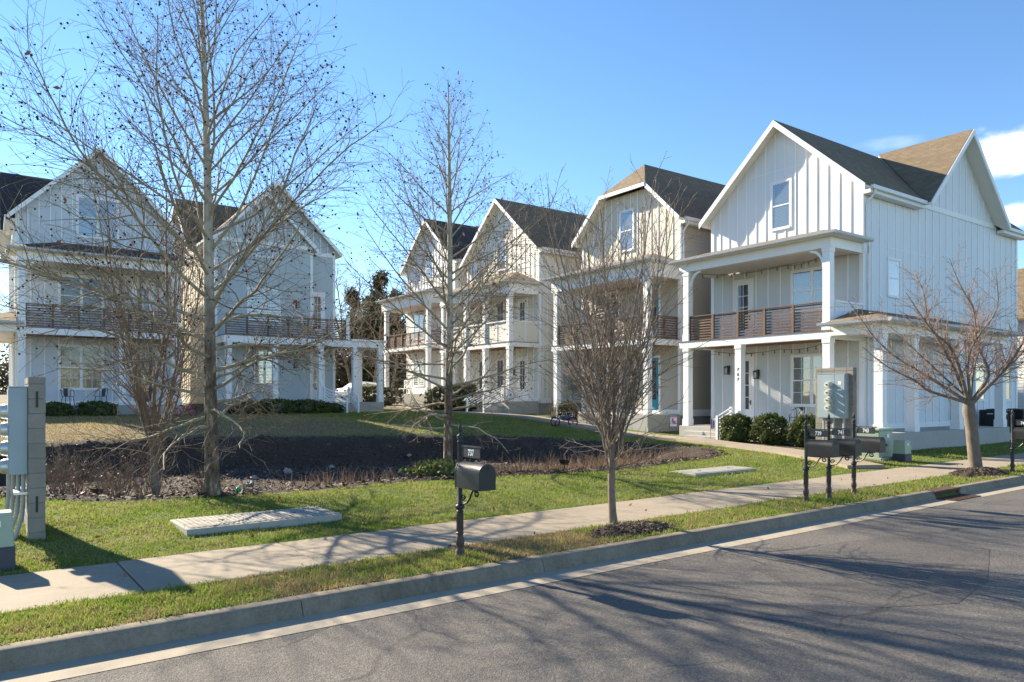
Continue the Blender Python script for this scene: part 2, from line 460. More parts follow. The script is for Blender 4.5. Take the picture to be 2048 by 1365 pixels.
def mulch_mat(name, d, e, sc_=22):
    m, nt, p = base_mat(name)
    v = coords(nt)
    vo = nd(nt, "ShaderNodeTexVoronoi", Scale=sc_); nt.links.new(v, vo.inputs["Vector"])
    n1 = noise(nt, v, .9, 6, .7); n2 = noise(nt, v, 45, 4, .75)
    sp = nt.nodes.new("ShaderNodeSeparateColor"); nt.links.new(vo.outputs["Color"], sp.inputs[0])
    col = ramp(nt, sp.outputs[0], [(0, d), (.8, e), (1, tuple(x * 1.8 for x in e))])
    col = mixc(nt, .45, col, ramp(nt, n2, [(.3, tuple(x * .5 for x in d)), (.7, tuple(x * 1.5 for x in e))]))
    col = mixc(nt, .4, col, ramp(nt, n1, [(.35, d), (.7, tuple(x * 1.3 for x in e))]))
    nt.links.new(col, p.inputs["Base Color"])
    p.inputs["Roughness"].default_value = .95
    bump(nt, p, math_(nt, 'ADD', vo.outputs["Distance"], n2), .9, .04)
    return m
M['mulch'] = mulch_mat('shredded_mulch', (.020, .0135, .010), (.078, .051, .035))
M['mulch_dark'] = mulch_mat('fresh_dark_mulch', (.022, .015, .011), (.075, .048, .034), 30)
M['chip'] = grass_mat('mulch_chip', [(0, (.022, .015, .011)), (.5, (.075, .05, .036)), (.85, (.15, .105, .075)), (1, (.30, .24, .18))], .0)

def bark_syc():
    m, nt, p = base_mat('sycamore_bark')
    t = nt.nodes.new("ShaderNodeTexCoord")
    sep = nt.nodes.new("ShaderNodeSeparateXYZ"); nt.links.new(t.outputs["Object"], sep.inputs[0])
    v = coords(nt, (1, 1, .4))
    n1 = noise(nt, v, 9, 6, .62); n2 = noise(nt, v, 26, 4, .6); n3 = noise(nt, coords(nt), 1.2, 3)
    low = ramp(nt, n1, [(.42, (.038, .020, .010)), (.49, (.115, .066, .036)), (.57, (.18, .115, .068)), (.63, (.42, .33, .23))])
    high = ramp(nt, n1, [(.32, (.21, .19, .135)), (.48, (.44, .42, .34)), (.7, (.60, .59, .52))])
    z = math_(nt, 'ADD', sep.outputs[2], math_(nt, 'MULTIPLY', math_(nt, 'SUBTRACT', n3, .5), 2.2))
    f = nd(nt, "ShaderNodeMapRange", **{"From Min": 2.9, "From Max": 4.2}); nt.links.new(z, f.inputs[0])
    col = mixc(nt, f.outputs[0], low, high)
    col = mixc(nt, .22, col, ramp(nt, n2, [(.3, (.05, .035, .022)), (.7, (.4, .35, .27))]))
    nt.links.new(col, p.inputs["Base Color"])
    p.inputs["Roughness"].default_value = .85
    bump(nt, p, n1, .5, .02)
    return m
M['bark_syc'] = bark_syc()
M['limb_syc'] = simple('olive_white_limb_bark', (.30, .26, .18), .85, .5, 3.5, .5, 30)
M['twig_syc'] = simple('grey_brown_twig_bark', (.19, .15, .105), .85, .35, 6, .3, 40)

def iron_mat():
    m, nt, p = base_mat('rusting_black_iron')
    t = nt.nodes.new("ShaderNodeTexCoord")
    sep = nt.nodes.new("ShaderNodeSeparateXYZ"); nt.links.new(t.outputs["Object"], sep.inputs[0])
    v = coords(nt)
    n = noise(nt, v, 9, 6, .7); n2 = noise(nt, v, 60, 4)
    z = math_(nt, 'ADD', sep.outputs[2], math_(nt, 'MULTIPLY', math_(nt, 'SUBTRACT', n, .5), 1.6))
    f = nd(nt, "ShaderNodeMapRange", **{"From Min": .75, "From Max": .15}); nt.links.new(z, f.inputs[0])
    black = ramp(nt, n2, [(.3, (.013, .015, .017)), (.7, (.032, .034, .037))])
    rust = ramp(nt, n2, [(.3, (.030, .020, .016)), (.7, (.13, .075, .05))])
    col = mixc(nt, f.outputs[0], black, rust)
    nt.links.new(col, p.inputs["Base Color"])
    p.inputs["Roughness"].default_value = .55
    bump(nt, p, n2, .2, .004)
    return m
M['iron'] = iron_mat()
M['rust'] = simple('rusted_iron', (.085, .038, .024), .85, .4, 9, .5, 50)

# ------------------------------------------------------------------ mesh builder
class MB:
    """collects shapes; build() links them as ONE mesh object.  MX mirrors x (houses built left-handed)."""
    def __init__(s, mx=1):
        s.v = []; s.f = []; s.m = []; s.mx = mx
    def add(s, vs, fs, mi=0):
        k = len(s.v)
        s.v += [(x * s.mx, y, z) for x, y, z in vs]
        s.f += [tuple(k + i for i in f) for f in fs]
        s.m += [mi] * len(fs)
    def box(s, x0, x1, y0, y1, z0, z1, mi=0):
        s.add([(x0, y0, z0), (x1, y0, z0), (x1, y1, z0), (x0, y1, z0), (x0, y0, z1), (x1, y0, z1), (x1, y1, z1), (x0, y1, z1)],
              [(0, 3, 2, 1), (4, 5, 6, 7), (0, 1, 5, 4), (1, 2, 6, 5), (2, 3, 7, 6), (3, 0, 4, 7)], mi)
    def fbox(s, F, p0, p1, q0, q1, n0, n1, mi=0):
        vs = [F(p, q, n) for n in (n0, n1) for p, q in ((p0, q0), (p1, q0), (p1, q1), (p0, q1))]
        s.add(vs, [(0, 3, 2, 1), (4, 5, 6, 7), (0, 1, 5, 4), (1, 2, 6, 5), (2, 3, 7, 6), (3, 0, 4, 7)], mi)
    def prism(s, F, pts, n0, n1, mi=0):
        k = len(pts)
        vs = [F(p, q, n0) for p, q in pts] + [F(p, q, n1) for p, q in pts]
        fs = [tuple(range(k - 1, -1, -1)), tuple(range(k, 2 * k))]
        fs += [(i, (i + 1) % k, k + (i + 1) % k, k + i) for i in range(k)]
        s.add(vs, fs, mi)
    def slab(s, pts, th, mi=0):
        k = len(pts)
        vs = list(pts) + [(x, y, z - th) for x, y, z in pts]
        fs = [tuple(range(k)), tuple(range(2 * k - 1, k - 1, -1))]
        fs += [(i, k + i, k + (i + 1) % k, (i + 1) % k) for i in range(k)]
        s.add(vs, fs, mi)
    def tube(s, pts, rad, k=8, mi=0, cap=True):
        pts = [Vector(p) for p in pts]
        if not hasattr(rad, '__len__'): rad = [rad] * len(pts)
        vs = []; n = len(pts); up = None
        for i, p in enumerate(pts):
            d = (pts[min(i + 1, n - 1)] - pts[max(i - 1, 0)]).normalized()
            if up is None:
                up = Vector((0, 0, 1)) if abs(d.z) < .9 else Vector((1, 0, 0))
            a = d.cross(up)
            if a.length < 1e-4: a = d.cross(Vector((0, 1, 0)))
            a.normalize(); b = d.cross(a); up = -b.cross(d).cross(d) if False else up
            for j in range(k):
                t = 2 * math.pi * j / k
                q = p + (a * math.cos(t) + b * math.sin(t)) * rad[i]
                vs.append(tuple(q))
        fs = [(i * k + j, i * k + (j + 1) % k, (i + 1) * k + (j + 1) % k, (i + 1) * k + j) for i in range(n - 1) for j in range(k)]
        if cap: fs += [tuple(range(k - 1, -1, -1)), tuple((n - 1) * k + j for j in range(k))]
        s.add(vs, fs, mi)
    def lathe(s, prof, k=16, c=(0, 0, 0), mi=0, phase=0):
        vs = [(c[0] + r * math.cos(phase + 2 * math.pi * j / k), c[1] + r * math.sin(phase + 2 * math.pi * j / k), c[2] + z) for r, z in prof for j in range(k)]
        n = len(prof)
        fs = [(i * k + j, i * k + (j + 1) % k, (i + 1) * k + (j + 1) % k, (i + 1) * k + j) for i in range(n - 1) for j in range(k)]
        fs += [tuple(range(k - 1, -1, -1)), tuple((n - 1) * k + j for j in range(k))]
        s.add(vs, fs, mi)
    def ball(s, c, r, seg=10, rings=6, mi=0, sq=(1, 1, 1)):
        vs = [(c[0], c[1], c[2] - r * sq[2])]
        for i in range(1, rings):
            t = math.pi * i / rings - math.pi / 2
            for j in range(seg):
                a = 2 * math.pi * j / seg
                vs.append((c[0] + r * sq[0] * math.cos(t) * math.cos(a), c[1] + r * sq[1] * math.cos(t) * math.sin(a), c[2] + r * sq[2] * math.sin(t)))
        vs.append((c[0], c[1], c[2] + r * sq[2]))
        fs = [(0, 1 + (j + 1) % seg, 1 + j) for j in range(seg)]
        for i in range(rings - 2):
            o = 1 + i * seg
            fs += [(o + j, o + (j + 1) % seg, o + seg + (j + 1) % seg, o + seg + j) for j in range(seg)]
        o = 1 + (rings - 2) * seg
        fs += [(o + j, o + (j + 1) % seg, len(vs) - 1) for j in range(seg)]
        s.add(vs, fs, mi)
    def build(s, name, mats, parent=None, smooth=False, bevel=0, loc=None, rotz=0):
        me = bpy.data.meshes.new(name)
        me.from_pydata(s.v, [], s.f)
        if not isinstance(mats, (list, tuple)): mats = [mats]
        for m in mats: me.materials.append(m)
        if len(mats) > 1: me.polygons.foreach_set("material_index", s.m)
        bm = bmesh.new(); bm.from_mesh(me)
        bmesh.ops.recalc_face_normals(bm, faces=bm.faces)
        if smooth:
            for f in bm.faces: f.smooth = True
            for e in bm.edges:
                if len(e.link_faces) == 2 and e.calc_face_angle(0) > R(38): e.smooth = False
        bm.to_mesh(me); bm.free()
        o = bpy.data.objects.new(name, me)
        COL.objects.link(o)
        if parent: o.parent = parent
        if loc: o.location = loc
        o.rotation_euler[2] = rotz
        if bevel:
            b = o.modifiers.new("bevel", 'BEVEL'); b.width = bevel; b.segments = 2; b.limit_method = 'ANGLE'; b.angle_limit = R(40)
        return o
def tag(o, label=None, cat=None, group=None, kind=None):
    if label: o['label'] = label
    if cat: o['category'] = cat
    if group: o['group'] = group
    if kind: o['kind'] = kind
    return o
def empty(name, loc, rotz=0, label=None, cat=None, group=None):
    o = bpy.data.objects.new(name, None)
    o.empty_display_size = .3
    COL.objects.link(o)
    o.location = loc; o.rotation_euler[2] = rotz
    return tag(o, label, cat, group)
def raw_mesh(name, verts, faces, mat, parent=None, attrs=None, smooth=False):
    """fast path: numpy verts (n,3), faces (m,k) with constant k"""
    me = bpy.data.meshes.new(name)
    verts = np.ascontiguousarray(verts, np.float32); faces = np.ascontiguousarray(faces, np.int32)
    m, k = faces.shape
    me.vertices.add(len(verts)); me.vertices.foreach_set("co", verts.ravel())
    me.loops.add(m * k); me.loops.foreach_set("vertex_index", faces.ravel())
    me.polygons.add(m)
    me.polygons.foreach_set("loop_start", np.arange(0, m * k, k, dtype=np.int32))
    me.polygons.foreach_set("loop_total", np.full(m, k, np.int32))
    if smooth: me.polygons.foreach_set("use_smooth", np.ones(m, bool))
    me.update(calc_edges=True); me.validate()
    if attrs:
        for an, arr in attrs.items():
            a = me.attributes.new(an, 'FLOAT', 'POINT'); a.data.foreach_set("value", np.ascontiguousarray(arr, np.float32))
    me.materials.append(mat)
    o = bpy.data.objects.new(name, me)
    COL.objects.link(o)
    if parent: o.parent = parent
    return o
def text_mesh(name, s, size, mat, parent, loc, rot, depth=.003, bold=.0, shear=0, sx=1.0):
    cu = bpy.data.curves.new(name, 'FONT')
    cu.body = s; cu.size = size; cu.extrude = depth; cu.offset = bold; cu.shear = shear
    cu.align_x = 'CENTER'; cu.align_y = 'CENTER'
    t = bpy.data.objects.new(name, cu); COL.objects.link(t)
    dg = bpy.context.evaluated_depsgraph_get()
    me = bpy.data.meshes.new_from_object(t.evaluated_get(dg))
    bpy.data.objects.remove(t); bpy.data.curves.remove(cu)
    me.materials.clear(); me.materials.append(mat)
    me.name = name
    o = bpy.data.objects.new(name, me); COL.objects.link(o)
    o.parent = parent; o.location = loc; o.rotation_euler = rot; o.scale = (sx, 1, 1)
    return o
def copy_tree(o, parent=None):
    c = o.copy(); COL.objects.link(c)
    if parent: c.parent = parent
    for ch in list(o.children): copy_tree(ch, c)
    return c

# ------------------------------------------------------------------ ground, street
def build_ground():
    as_ = np.unique(np.concatenate([[-600, -300, -150, -80, -50, -35, -25], np.arange(-18, 48, .4), [50, 55, 60, 70, 90, 120, 180, 300, 600]]))
    bs_ = np.unique(np.concatenate([[-600, -200, -80, -30, -10, 0, 5, 6.88], [7.02, 7.04, 7.3, 7.8, 8.19, 8.2], [9.93, 9.95], np.arange(10.2, 50, .4), [52, 56, 62, 70, 80, 95, 120, 180, 300, 600, 1500]]))
    A, B = np.meshgrid(as_, bs_)
    X = A * US[0] + B * VS[0]; Y = A * US[1] + B * VS[1]
    Z = hz(X, Y)
    Z = np.where((B >= 7.02) & (B <= 8.2), .012, Z)
    Z = np.where((B > 8.19) & (B <= 9.94), -.06, Z)
    Z = np.where(B < 7.0, -.3, Z)
    # keep clear below the mulch sheet
    ha = X * U[0] + Y * U[1]; hb = X * V[0] + Y * V[1]
    d = basin_dist(ha, hb)
    Z = Z - .12 * sstep((d - .3) / .5)
    n = np.zeros_like(Z)
    n += 1.2 * ((B > 7) & (B < 8.3)) * np.exp(-((A - 6.25) / 1.0) ** 2)
    n += .55 * ((B > 7) & (B < 8.3)) * np.exp(-((A - 2.9) / .8) ** 2)
    n += .5 * ((B > 7) & (B < 8.3)) * np.exp(-((A + 1.2) / 1.6) ** 2)
    n += .95 * sstep((hb - 26) / 1.0) * sstep((14.5 - ha) / 4)
    n += .8 * sstep((hb - 42) / 4)
    n += .7 * np.exp(-((ha - 24) / 1.2) ** 2 - ((hb - 27.5) / 2.2) ** 2)
    nb, na = A.shape
    idx = np.arange(na * nb).reshape(nb, na)
    F = np.stack([idx[:-1, :-1], idx[:-1, 1:], idx[1:, 1:], idx[1:, :-1]], -1).reshape(-1, 4)
    o = raw_mesh('ground', np.stack([X, Y, Z], -1).reshape(-1, 3), F, M['ground'], attrs={'dry': n.ravel()}, smooth=True)
    tag(o, kind='structure')
build_ground()

def strip(name, b0, b1, z, mat, a0=-60, a1=200, na=60):
    mb = MB()
    t = np.linspace(0, 1, na) ** 1.0
    for i in range(na - 1):
        x0 = a0 + (a1 - a0) * t[i]; x1 = a0 + (a1 - a0) * t[i + 1]
        mb.add([(x0, b0, z), (x1, b0, z), (x1, b1, z), (x0, b1, z)], [(0, 1, 2, 3)])
    o = mb.build(name, mat); o.rotation_euler[2] = SA
    return tag(o, kind='structure')
strip('road', -9, 6.5, -.14, M['asphalt'])
strip('gutter_pan', 6.5, 6.95, -.136, M['gutter_pan'])
pm = MB()
pm.add([(7.4, 4.5, -.137), (8.0, 5.6, -.137), (10.4, 5.75, -.137), (12.4, 5.3, -.137), (11.6, 4.2, -.137), (9.6, 3.5, -.137), (8.3, 3.3, -.137), (7.5, 3.7, -.137)], [(0, 7, 6, 5, 4, 3, 2, 1)])
o = pm.build('road_patch', M['asphalt_patch']); o.rotation_euler[2] = SA; tag(o, kind='structure')

DRAIN_A = 17.0
def build_kerb():
    mb = MB()
    prof = [(6.93, -.3), (6.93, -.14), (6.985, -.01), (7.0, .012), (7.025, .022), (7.15, .024), (7.17, .015), (7.17, -.3)]
    a = -40.0
    rng = random.Random(3)
    while a < 120:
        L = 3.05
        for seg in range(2):
            x0 = a + seg * L / 2 + (.004 if seg == 0 else 0); x1 = a + (seg + 1) * L / 2 - (.004 if seg else 0)
            if x0 < DRAIN_A + .6 and x1 > DRAIN_A - .6:
                if x0 < DRAIN_A - .65: x1 = DRAIN_A - .6
                elif x1 > DRAIN_A + .65: x0 = DRAIN_A + .6
                else: continue
            k = len(prof)
            vs = [(x0, y, z) for y, z in prof] + [(x1, y, z) for y, z in prof]
            fs = [tuple(range(k)), tuple(range(2 * k - 1, k - 1, -1))] + [(i, k + i, k + (i + 1) % k, (i + 1) % k) for i in range(k)]
            mb.add(vs, fs)
        a += L
    o = mb.build('kerb', M['kerb'], smooth=True); o.rotation_euler[2] = SA
    tag(o, kind='structure')
build_kerb()
def build_walk():
    mb = MB(); a = -41.35; rng = random.Random(5)
    while a < 110:
        L = 1.95
        z = .02 + rng.uniform(-.004, .004)
        mb.box(a + .008, a + L - .008, 8.21, 9.93, -.1, z)
        a += L
    o = mb.build('sidewalk', M['sidewalk'], bevel=.012); o.rotation_euler[2] = SA
    tag(o, kind='structure')
build_walk()
def ribbon(name, pts, w, mat, th=.12, dz=.03):
    """pts in the house frame (a, b); draped on the ground"""
    mb = MB()
    P = []
    for i in range(len(pts) - 1):
        n = max(2, int(math.dist(pts[i], pts[i + 1]) / .6))
        for j in range(n): P.append(tuple(np.array(pts[i]) + (np.array(pts[i + 1]) - np.array(pts[i])) * j / n))
    P.append(pts[-1])
    L = []; Rr = []
    for i, p in enumerate(P):
        q0 = np.array(P[max(i - 1, 0)]); q1 = np.array(P[min(i + 1, len(P) - 1)])
        d = q1 - q0; d /= np.linalg.norm(d); nrm = np.array([-d[1], d[0]])
        for lst, sgn in ((L, 1), (Rr, -1)):
            x, y = HP(*(np.array(p) + sgn * nrm * w / 2))
            lst.append((x, y))
    for i in range(len(P)):
        xm, ym = HP(*P[i]); zc = h1(xm, ym) + dz
        L[i] = (*L[i], zc); Rr[i] = (*Rr[i], zc)
    vs = []; fs = []
    for i in range(len(P)):
        vs += [L[i], Rr[i], (Rr[i][0], Rr[i][1], Rr[i][2] - th), (L[i][0], L[i][1], L[i][2] - th)]
    for i in range(len(P) - 1):
        k = 4 * i
        fs += [(k, k + 1, k + 5, k + 4), (k + 1, k + 2, k + 6, k + 5), (k + 3, k, k + 4, k + 7)]
    fs += [(0, 3, 2, 1), (4 * (len(P) - 1), 4 * len(P) - 3, 4 * len(P) - 2, 4 * len(P) - 1)]
    mb.add(vs, fs)
    return tag(mb.build(name, mat), kind='structure')
PATH = [(19.95, 11.0), (20.7, 12.6), (21.4, 14.4), (22.2, 17), (22.75, 20), (22.85, 30), (22.7, 46)]
ribbon('front_path', PATH, 1.15, M['sidewalk'], .3, .10)

def build_mulch():
    st = .13
    as_ = np.arange(-3.3, 21.2, st); bs_ = np.arange(13.4, 27.8, st)
    A, B = np.meshgrid(as_, bs_)
    rng = np.random.RandomState(4)
    d = basin_dist(A, B) + .10 * np.sin(A * 3.1) * np.cos(B * 2.3) + .06 * np.sin(A * 7 + B * 5)
    X = A * U[0] + B * V[0]; Y = A * U[1] + B * V[1]
    Z = hz(X, Y) + .035 + rng.normal(0, .007, A.shape) + .03 * np.sin(A * 2.3 + 1.3 * np.sin(B * 1.1)) * np.sin(B * 2.9 + A)
    Z += .16 * np.exp(-((A - 18.2) / 1.6) ** 2 - ((B - 17.2) / 1.6) ** 2) * (1 + .6 * np.sin(A * 5) * np.sin(B * 4))
    Z += .10 * np.exp(-((A - 2.9) / .8) ** 2 - ((B - 17.1) / .8) ** 2)
    Z = Z - .075 * (1 - np.clip(d, 0, .35) / .35)
    nb, na = A.shape
    idx = np.arange(na * nb).reshape(nb, na)
    F = np.stack([idx[:-1, :-1], idx[:-1, 1:], idx[1:, 1:], idx[1:, :-1]], -1).reshape(-1, 4)
    keep = (d > 0).ravel()[F].all(1)
    F = F[keep]
    used, inv = np.unique(F, return_inverse=True)
    o = raw_mesh('mulch_bed', np.stack([X, Y, Z], -1).reshape(-1, 3)[used], inv.reshape(F.shape), M['mulch'], smooth=True)
    tag(o, kind='structure')
    # loose chips
    n = 26000
    a = rng.uniform(-3, 21, n); b = 13.5 + rng.uniform(0, 1, n) ** 1.6 * 14
    ok = basin_dist(a, b) > .05
    a = a[ok]; b = b[ok]; n = len(a)
    x = a * U[0] + b * V[0]; y = a * U[1] + b * V[1]; z = hz(x, y) + .05 + rng.uniform(0, .03, n)
    L = rng.uniform(.025, .08, n); W = rng.uniform(.008, .02, n); th = rng.uniform(0, 6.28, n); tl = rng.normal(0, .35, n)
    c = np.stack([x, y, z], -1)
    e1 = np.stack([np.cos(th) * np.cos(tl), np.sin(th) * np.cos(tl), np.sin(tl)], -1) * L[:, None]
    e2 = np.stack([-np.sin(th), np.cos(th), rng.normal(0, .4, n)], -1) * W[:, None]
    vs = np.stack([c - e1 - e2, c + e1 - e2, c + e1 + e2, c - e1 + e2], 1).reshape(-1, 3)
    o = raw_mesh('mulch_chip', vs, np.arange(4 * n).reshape(-1, 4), M['chip'])
    tag(o, 'loose shredded wood chips covering the sunken mulch bed', 'mulch', kind='stuff')
build_mulch()
def mound(name, x, y, rx, ry, h, rot, mat, seed):
    rng = np.random.RandomState(seed)
    n = 34
    g = np.linspace(-1.15, 1.15, n)
    A, B = np.meshgrid(g, g)
    r = np.hypot(A, B) + .07 * np.sin(np.arctan2(B, A) * 5 + seed) + .05 * np.sin(np.arctan2(B, A) * 9)
    Z = h * np.clip(1 - r ** 2, -.25, 1) + rng.normal(0, .009, A.shape) + .012
    c, s = math.cos(rot), math.sin(rot)
    X = x + A * rx * c - B * ry * s; Y = y + A * rx * s + B * ry * c
    idx = np.arange(n * n).reshape(n, n)
    F = np.stack([idx[:-1, :-1], idx[:-1, 1:], idx[1:, 1:], idx[1:, :-1]], -1).reshape(-1, 4)
    keep = (r < 1.08).ravel()[F].all(1)
    F = F[keep]; used, inv = np.unique(F, return_inverse=True)
    o = raw_mesh(name, np.stack([X, Y, Z], -1).reshape(-1, 3)[used], inv.reshape(F.shape), mat, smooth=True)
    tag(o, kind='structure')
    n = 1500
    t = rng.uniform(0, 6.28, n); q = np.sqrt(rng.uniform(0, 1.05, n))
    px = q * np.cos(t); py = q * np.sin(t)
    xx = x + px * rx * c - py * ry * s; yy = y + px * rx * s + py * ry * c; zz = h * np.clip(1 - q ** 2, 0, 1) + .022
    L = rng.uniform(.012, .04, n); W = rng.uniform(.004, .010, n); th = rng.uniform(0, 6.28, n); tl = rng.normal(0, .4, n)
    cc = np.stack([xx, yy, zz], -1)
    e1 = np.stack([np.cos(th) * np.cos(tl), np.sin(th) * np.cos(tl), np.sin(tl)], -1) * L[:, None]
    e2 = np.stack([-np.sin(th), np.cos(th), rng.normal(0, .4, n)], -1) * W[:, None]
    vs = np.stack([cc - e1 - e2, cc + e1 - e2, cc + e1 + e2, cc - e1 + e2], 1).reshape(-1, 3)
    return raw_mesh('mulch_chip', vs, np.arange(4 * n).reshape(-1, 4), M['chip'])
TREE_R = SP(21.2, 7.9)
mo = mound('mulch_ring', *SP(8.05, 7.66), .85, .42, .10, SA, M['mulch_dark'], 2)
tag(mo, 'loose chips on the mulch mound under the slender street tree', 'mulch', kind='stuff')
mo = mound('mulch_ring', TREE_R[0], TREE_R[1], 1.25, .55, .16, SA, M['mulch_dark'], 7)
tag(mo, 'loose chips on the mulch mound under the spreading tree', 'mulch', kind='stuff')

# ------------------------------------------------------------------ houses
def Ff(Y): return lambda p, q, n: (p, Y - n, q)
def Fs(X, sg=1): return lambda p, q, n: (X + sg * n, p, q)
def Fb(Y): return lambda p, q, n: (p, Y + n, q)
def wall(name, par, mx, mats, F, pts, kind, holes=(), sp=.41, q0b=None, th=.12):
    """pts: outline (p,q) with the two bottom corners first (left, right) then the top edge right to left"""
    mb = MB(mx)
    mb.prism(F, pts, -th, 0, 0)
    top = sorted(pts[2:]); xs = [t[0] for t in top]; zs = [t[1] for t in top]
    p0, p1, q0 = pts[0][0], pts[1][0], pts[0][1]
    if kind == 'bb':
        n = max(1, round((p1 - p0) / sp)); w = .023
        for i in range(1, n):
            p = p0 + (p1 - p0) * i / n
            segs = [(q0, float(np.interp(p, xs, zs)) - .02)]
            for (a, b, c, d) in holes:
                if a - .1 < p < b + .1:
                    ns = []
                    for s0, s1 in segs:
                        if c - .1 > s0: ns.append((s0, min(s1, c - .1)))
                        if d + .1 < s1: ns.append((max(s0, d + .1), s1))
                    segs = ns
            for s0, s1 in segs:
                if s1 - s0 > .05: mb.fbox(F, p - w, p + w, s0 + .002, s1, -.01, .024, 1)
    else:
        rh = .175; q = q0; zmax = max(zs); eps = .003
        while q < zmax - .05:
            qt = min(q + rh, zmax)
            pp = np.linspace(p0, p1, 160); tt = np.interp(pp, xs, zs)
            okb = pp[tt >= q + .002]; okt = pp[tt >= qt - .002]
            if len(okb) > 1:
                bl, br = okb[0] + eps, okb[-1] - eps
                tl, tr = (okt[0] + eps, okt[-1] - eps) if len(okt) > 1 else ((bl + br) / 2 - .01, (bl + br) / 2 + .01)
                vs = [F(bl, q, .001), F(br, q, .001), F(tr, qt, .001), F(tl, qt, .001), F(bl, q, .022), F(br, q, .022), F(tr, qt, .006), F(tl, qt, .006)]
                mb.add(vs, [(0, 3, 2, 1), (4, 5, 6, 7), (0, 1, 5, 4), (1, 2, 6, 5), (2, 3, 7, 6), (3, 0, 4, 7)], 0)
            q = qt
    return mb.build(name, mats, par)
def window(par, mx, F, p0, p1, q0, q1, units=1, pane='pane_blind', grid=(1, 1), frame='trim', hung=True):
    mb = MB(mx); c = .085; t = .045
    m = M[frame]
    mb.fbox(F, p0 - c, p0, q0 - c, q1 + c, .0, t); mb.fbox(F, p1, p1 + c, q0 - c, q1 + c, .0, t)
    mb.fbox(F, p0, p1, q1, q1 + c, .0, t + .004); mb.fbox(F, p0, p1, q0 - c, q0, .0, t + .02)
    w = (p1 - p0) / units
    for i in range(units):
        a, b = p0 + i * w, p0 + (i + 1) * w
        if i: mb.fbox(F, a - .035, a + .035, q0, q1, .0, t - .003)
        s = .032; a2 = a + (.035 if i else 0); b2 = b - (.035 if i < units - 1 else 0)
        qm = (q0 + q1) / 2
        mb.fbox(F, a2, a2 + s, q0, q1, .0, .03); mb.fbox(F, b2 - s, b2, q0, q1, .0, .03)
        mb.fbox(F, a2 + s, b2 - s, q1 - s, q1, .0, .03); mb.fbox(F, a2 + s, b2 - s, q0, q0 + s, .0, .03)
        if hung: mb.fbox(F, a2 + s, b2 - s, qm - .025, qm + .025, .0, .034)
        g, h = grid
        for k in range(1, g):
            x = a2 + s + (b2 - a2 - 2 * s) * k / g
            mb.fbox(F, x - .009, x + .009, q0 + s, q1 - s, .0, .026)
        for k in range(1, h):
            for lo, hi in (((q0 + s, qm - .025), (qm + .025, q1 - s)) if hung else ((q0 + s, q1 - s),)):
                y = lo + (hi - lo) * k / h
                mb.fbox(F, a2 + s, b2 - s, y - .009, y + .009, .0, .024)
    o = mb.build('window', m, par)
    pb = MB(mx); pb.fbox(F, p0 + .002, p1 - .002, q0 + .002, q1 - .002, .001, .019)
    pb.build('pane', M[pane], o)
    return o
def door(par, mx, F, p0, p1, q0, q1, mat='trim', pane='pane_dark', grid=(2, 4), glow=.28, ghigh=.86, trans=0):
    mb = MB(mx)
    qd = q1 - trans
    mb.fbox(F, p0, p1, q0, qd, .0, .03)
    H_ = qd - q0; gx0, gx1 = p0 + .17, p1 - .17; gz0, gz1 = q0 + H_ * glow, q0 + H_ * ghigh + .08 * H_
    # raised rails round the glass
    for k in range(1, grid[0]): x = gx0 + (gx1 - gx0) * k / grid[0]; mb.fbox(F, x - .014, x + .014, gz0, gz1, .03, .05)
    for k in range(1, grid[1]): z = gz0 + (gz1 - gz0) * k / grid[1]; mb.fbox(F, gx0, gx1, z - .014, z + .014, .03, .048)
    mb.fbox(F, gx0 - .03, gx0, gz0 - .03, gz1 + .03, .03, .05); mb.fbox(F, gx1, gx1 + .03, gz0 - .03, gz1 + .03, .03, .05)
    mb.fbox(F, gx0, gx1, gz1, gz1 + .03, .03, .05); mb.fbox(F, gx0, gx1, gz0 - .03, gz0, .03, .05)
    mb.fbox(F, p0 + .16, p1 - .16, q0 + .15, gz0 - .14, .03, .042)
    d = mb.build('door', M[mat], par)
    fb = MB(mx); c = .10
    fb.fbox(F, p0 - c, p0 - .003, q0, q1 + c, .0, .06); fb.fbox(F, p1 + .003, p1 + c, q0, q1 + c, .0, .06); fb.fbox(F, p0 - .003, p1 + .003, q1 + .003, q1 + c, .0, .062)
    fb.build('door_frame', M['trim'], d)
    pb = MB(mx); pb.fbox(F, gx0, gx1, gz0, gz1, .028, .036); pb.build('pane', M[pane], d)
    hb = MB(mx); hx = p1 - .09; hb.fbox(F, hx - .02, hx + .02, q0 + .92, q0 + 1.12, .03, .05); hb.fbox(F, hx - .10, hx + .01, q0 + 1.02, q0 + 1.045, .06, .085); hb.fbox(F, hx - .012, hx + .012, q0 + 1.02, q0 + 1.045, .04, .065)
    hb.build('handle', M['dark_metal'], d)
    return d
def column(par, mx, x, y, w, z0, z1, base=True):
    mb = MB(mx); h = w / 2
    mb.box(x - h, x + h, y - h, y + h, z0, z1)
    if base:
        mb.box(x - h - .025, x + h + .025, y - h - .025, y + h + .025, z0 + .002, z0 + .30)
        mb.box(x - h - .02, x + h + .02, y - h - .02, y + h + .02, z1 - .16, z1 - .002)
    return mb.build('column', M['trim'], par)
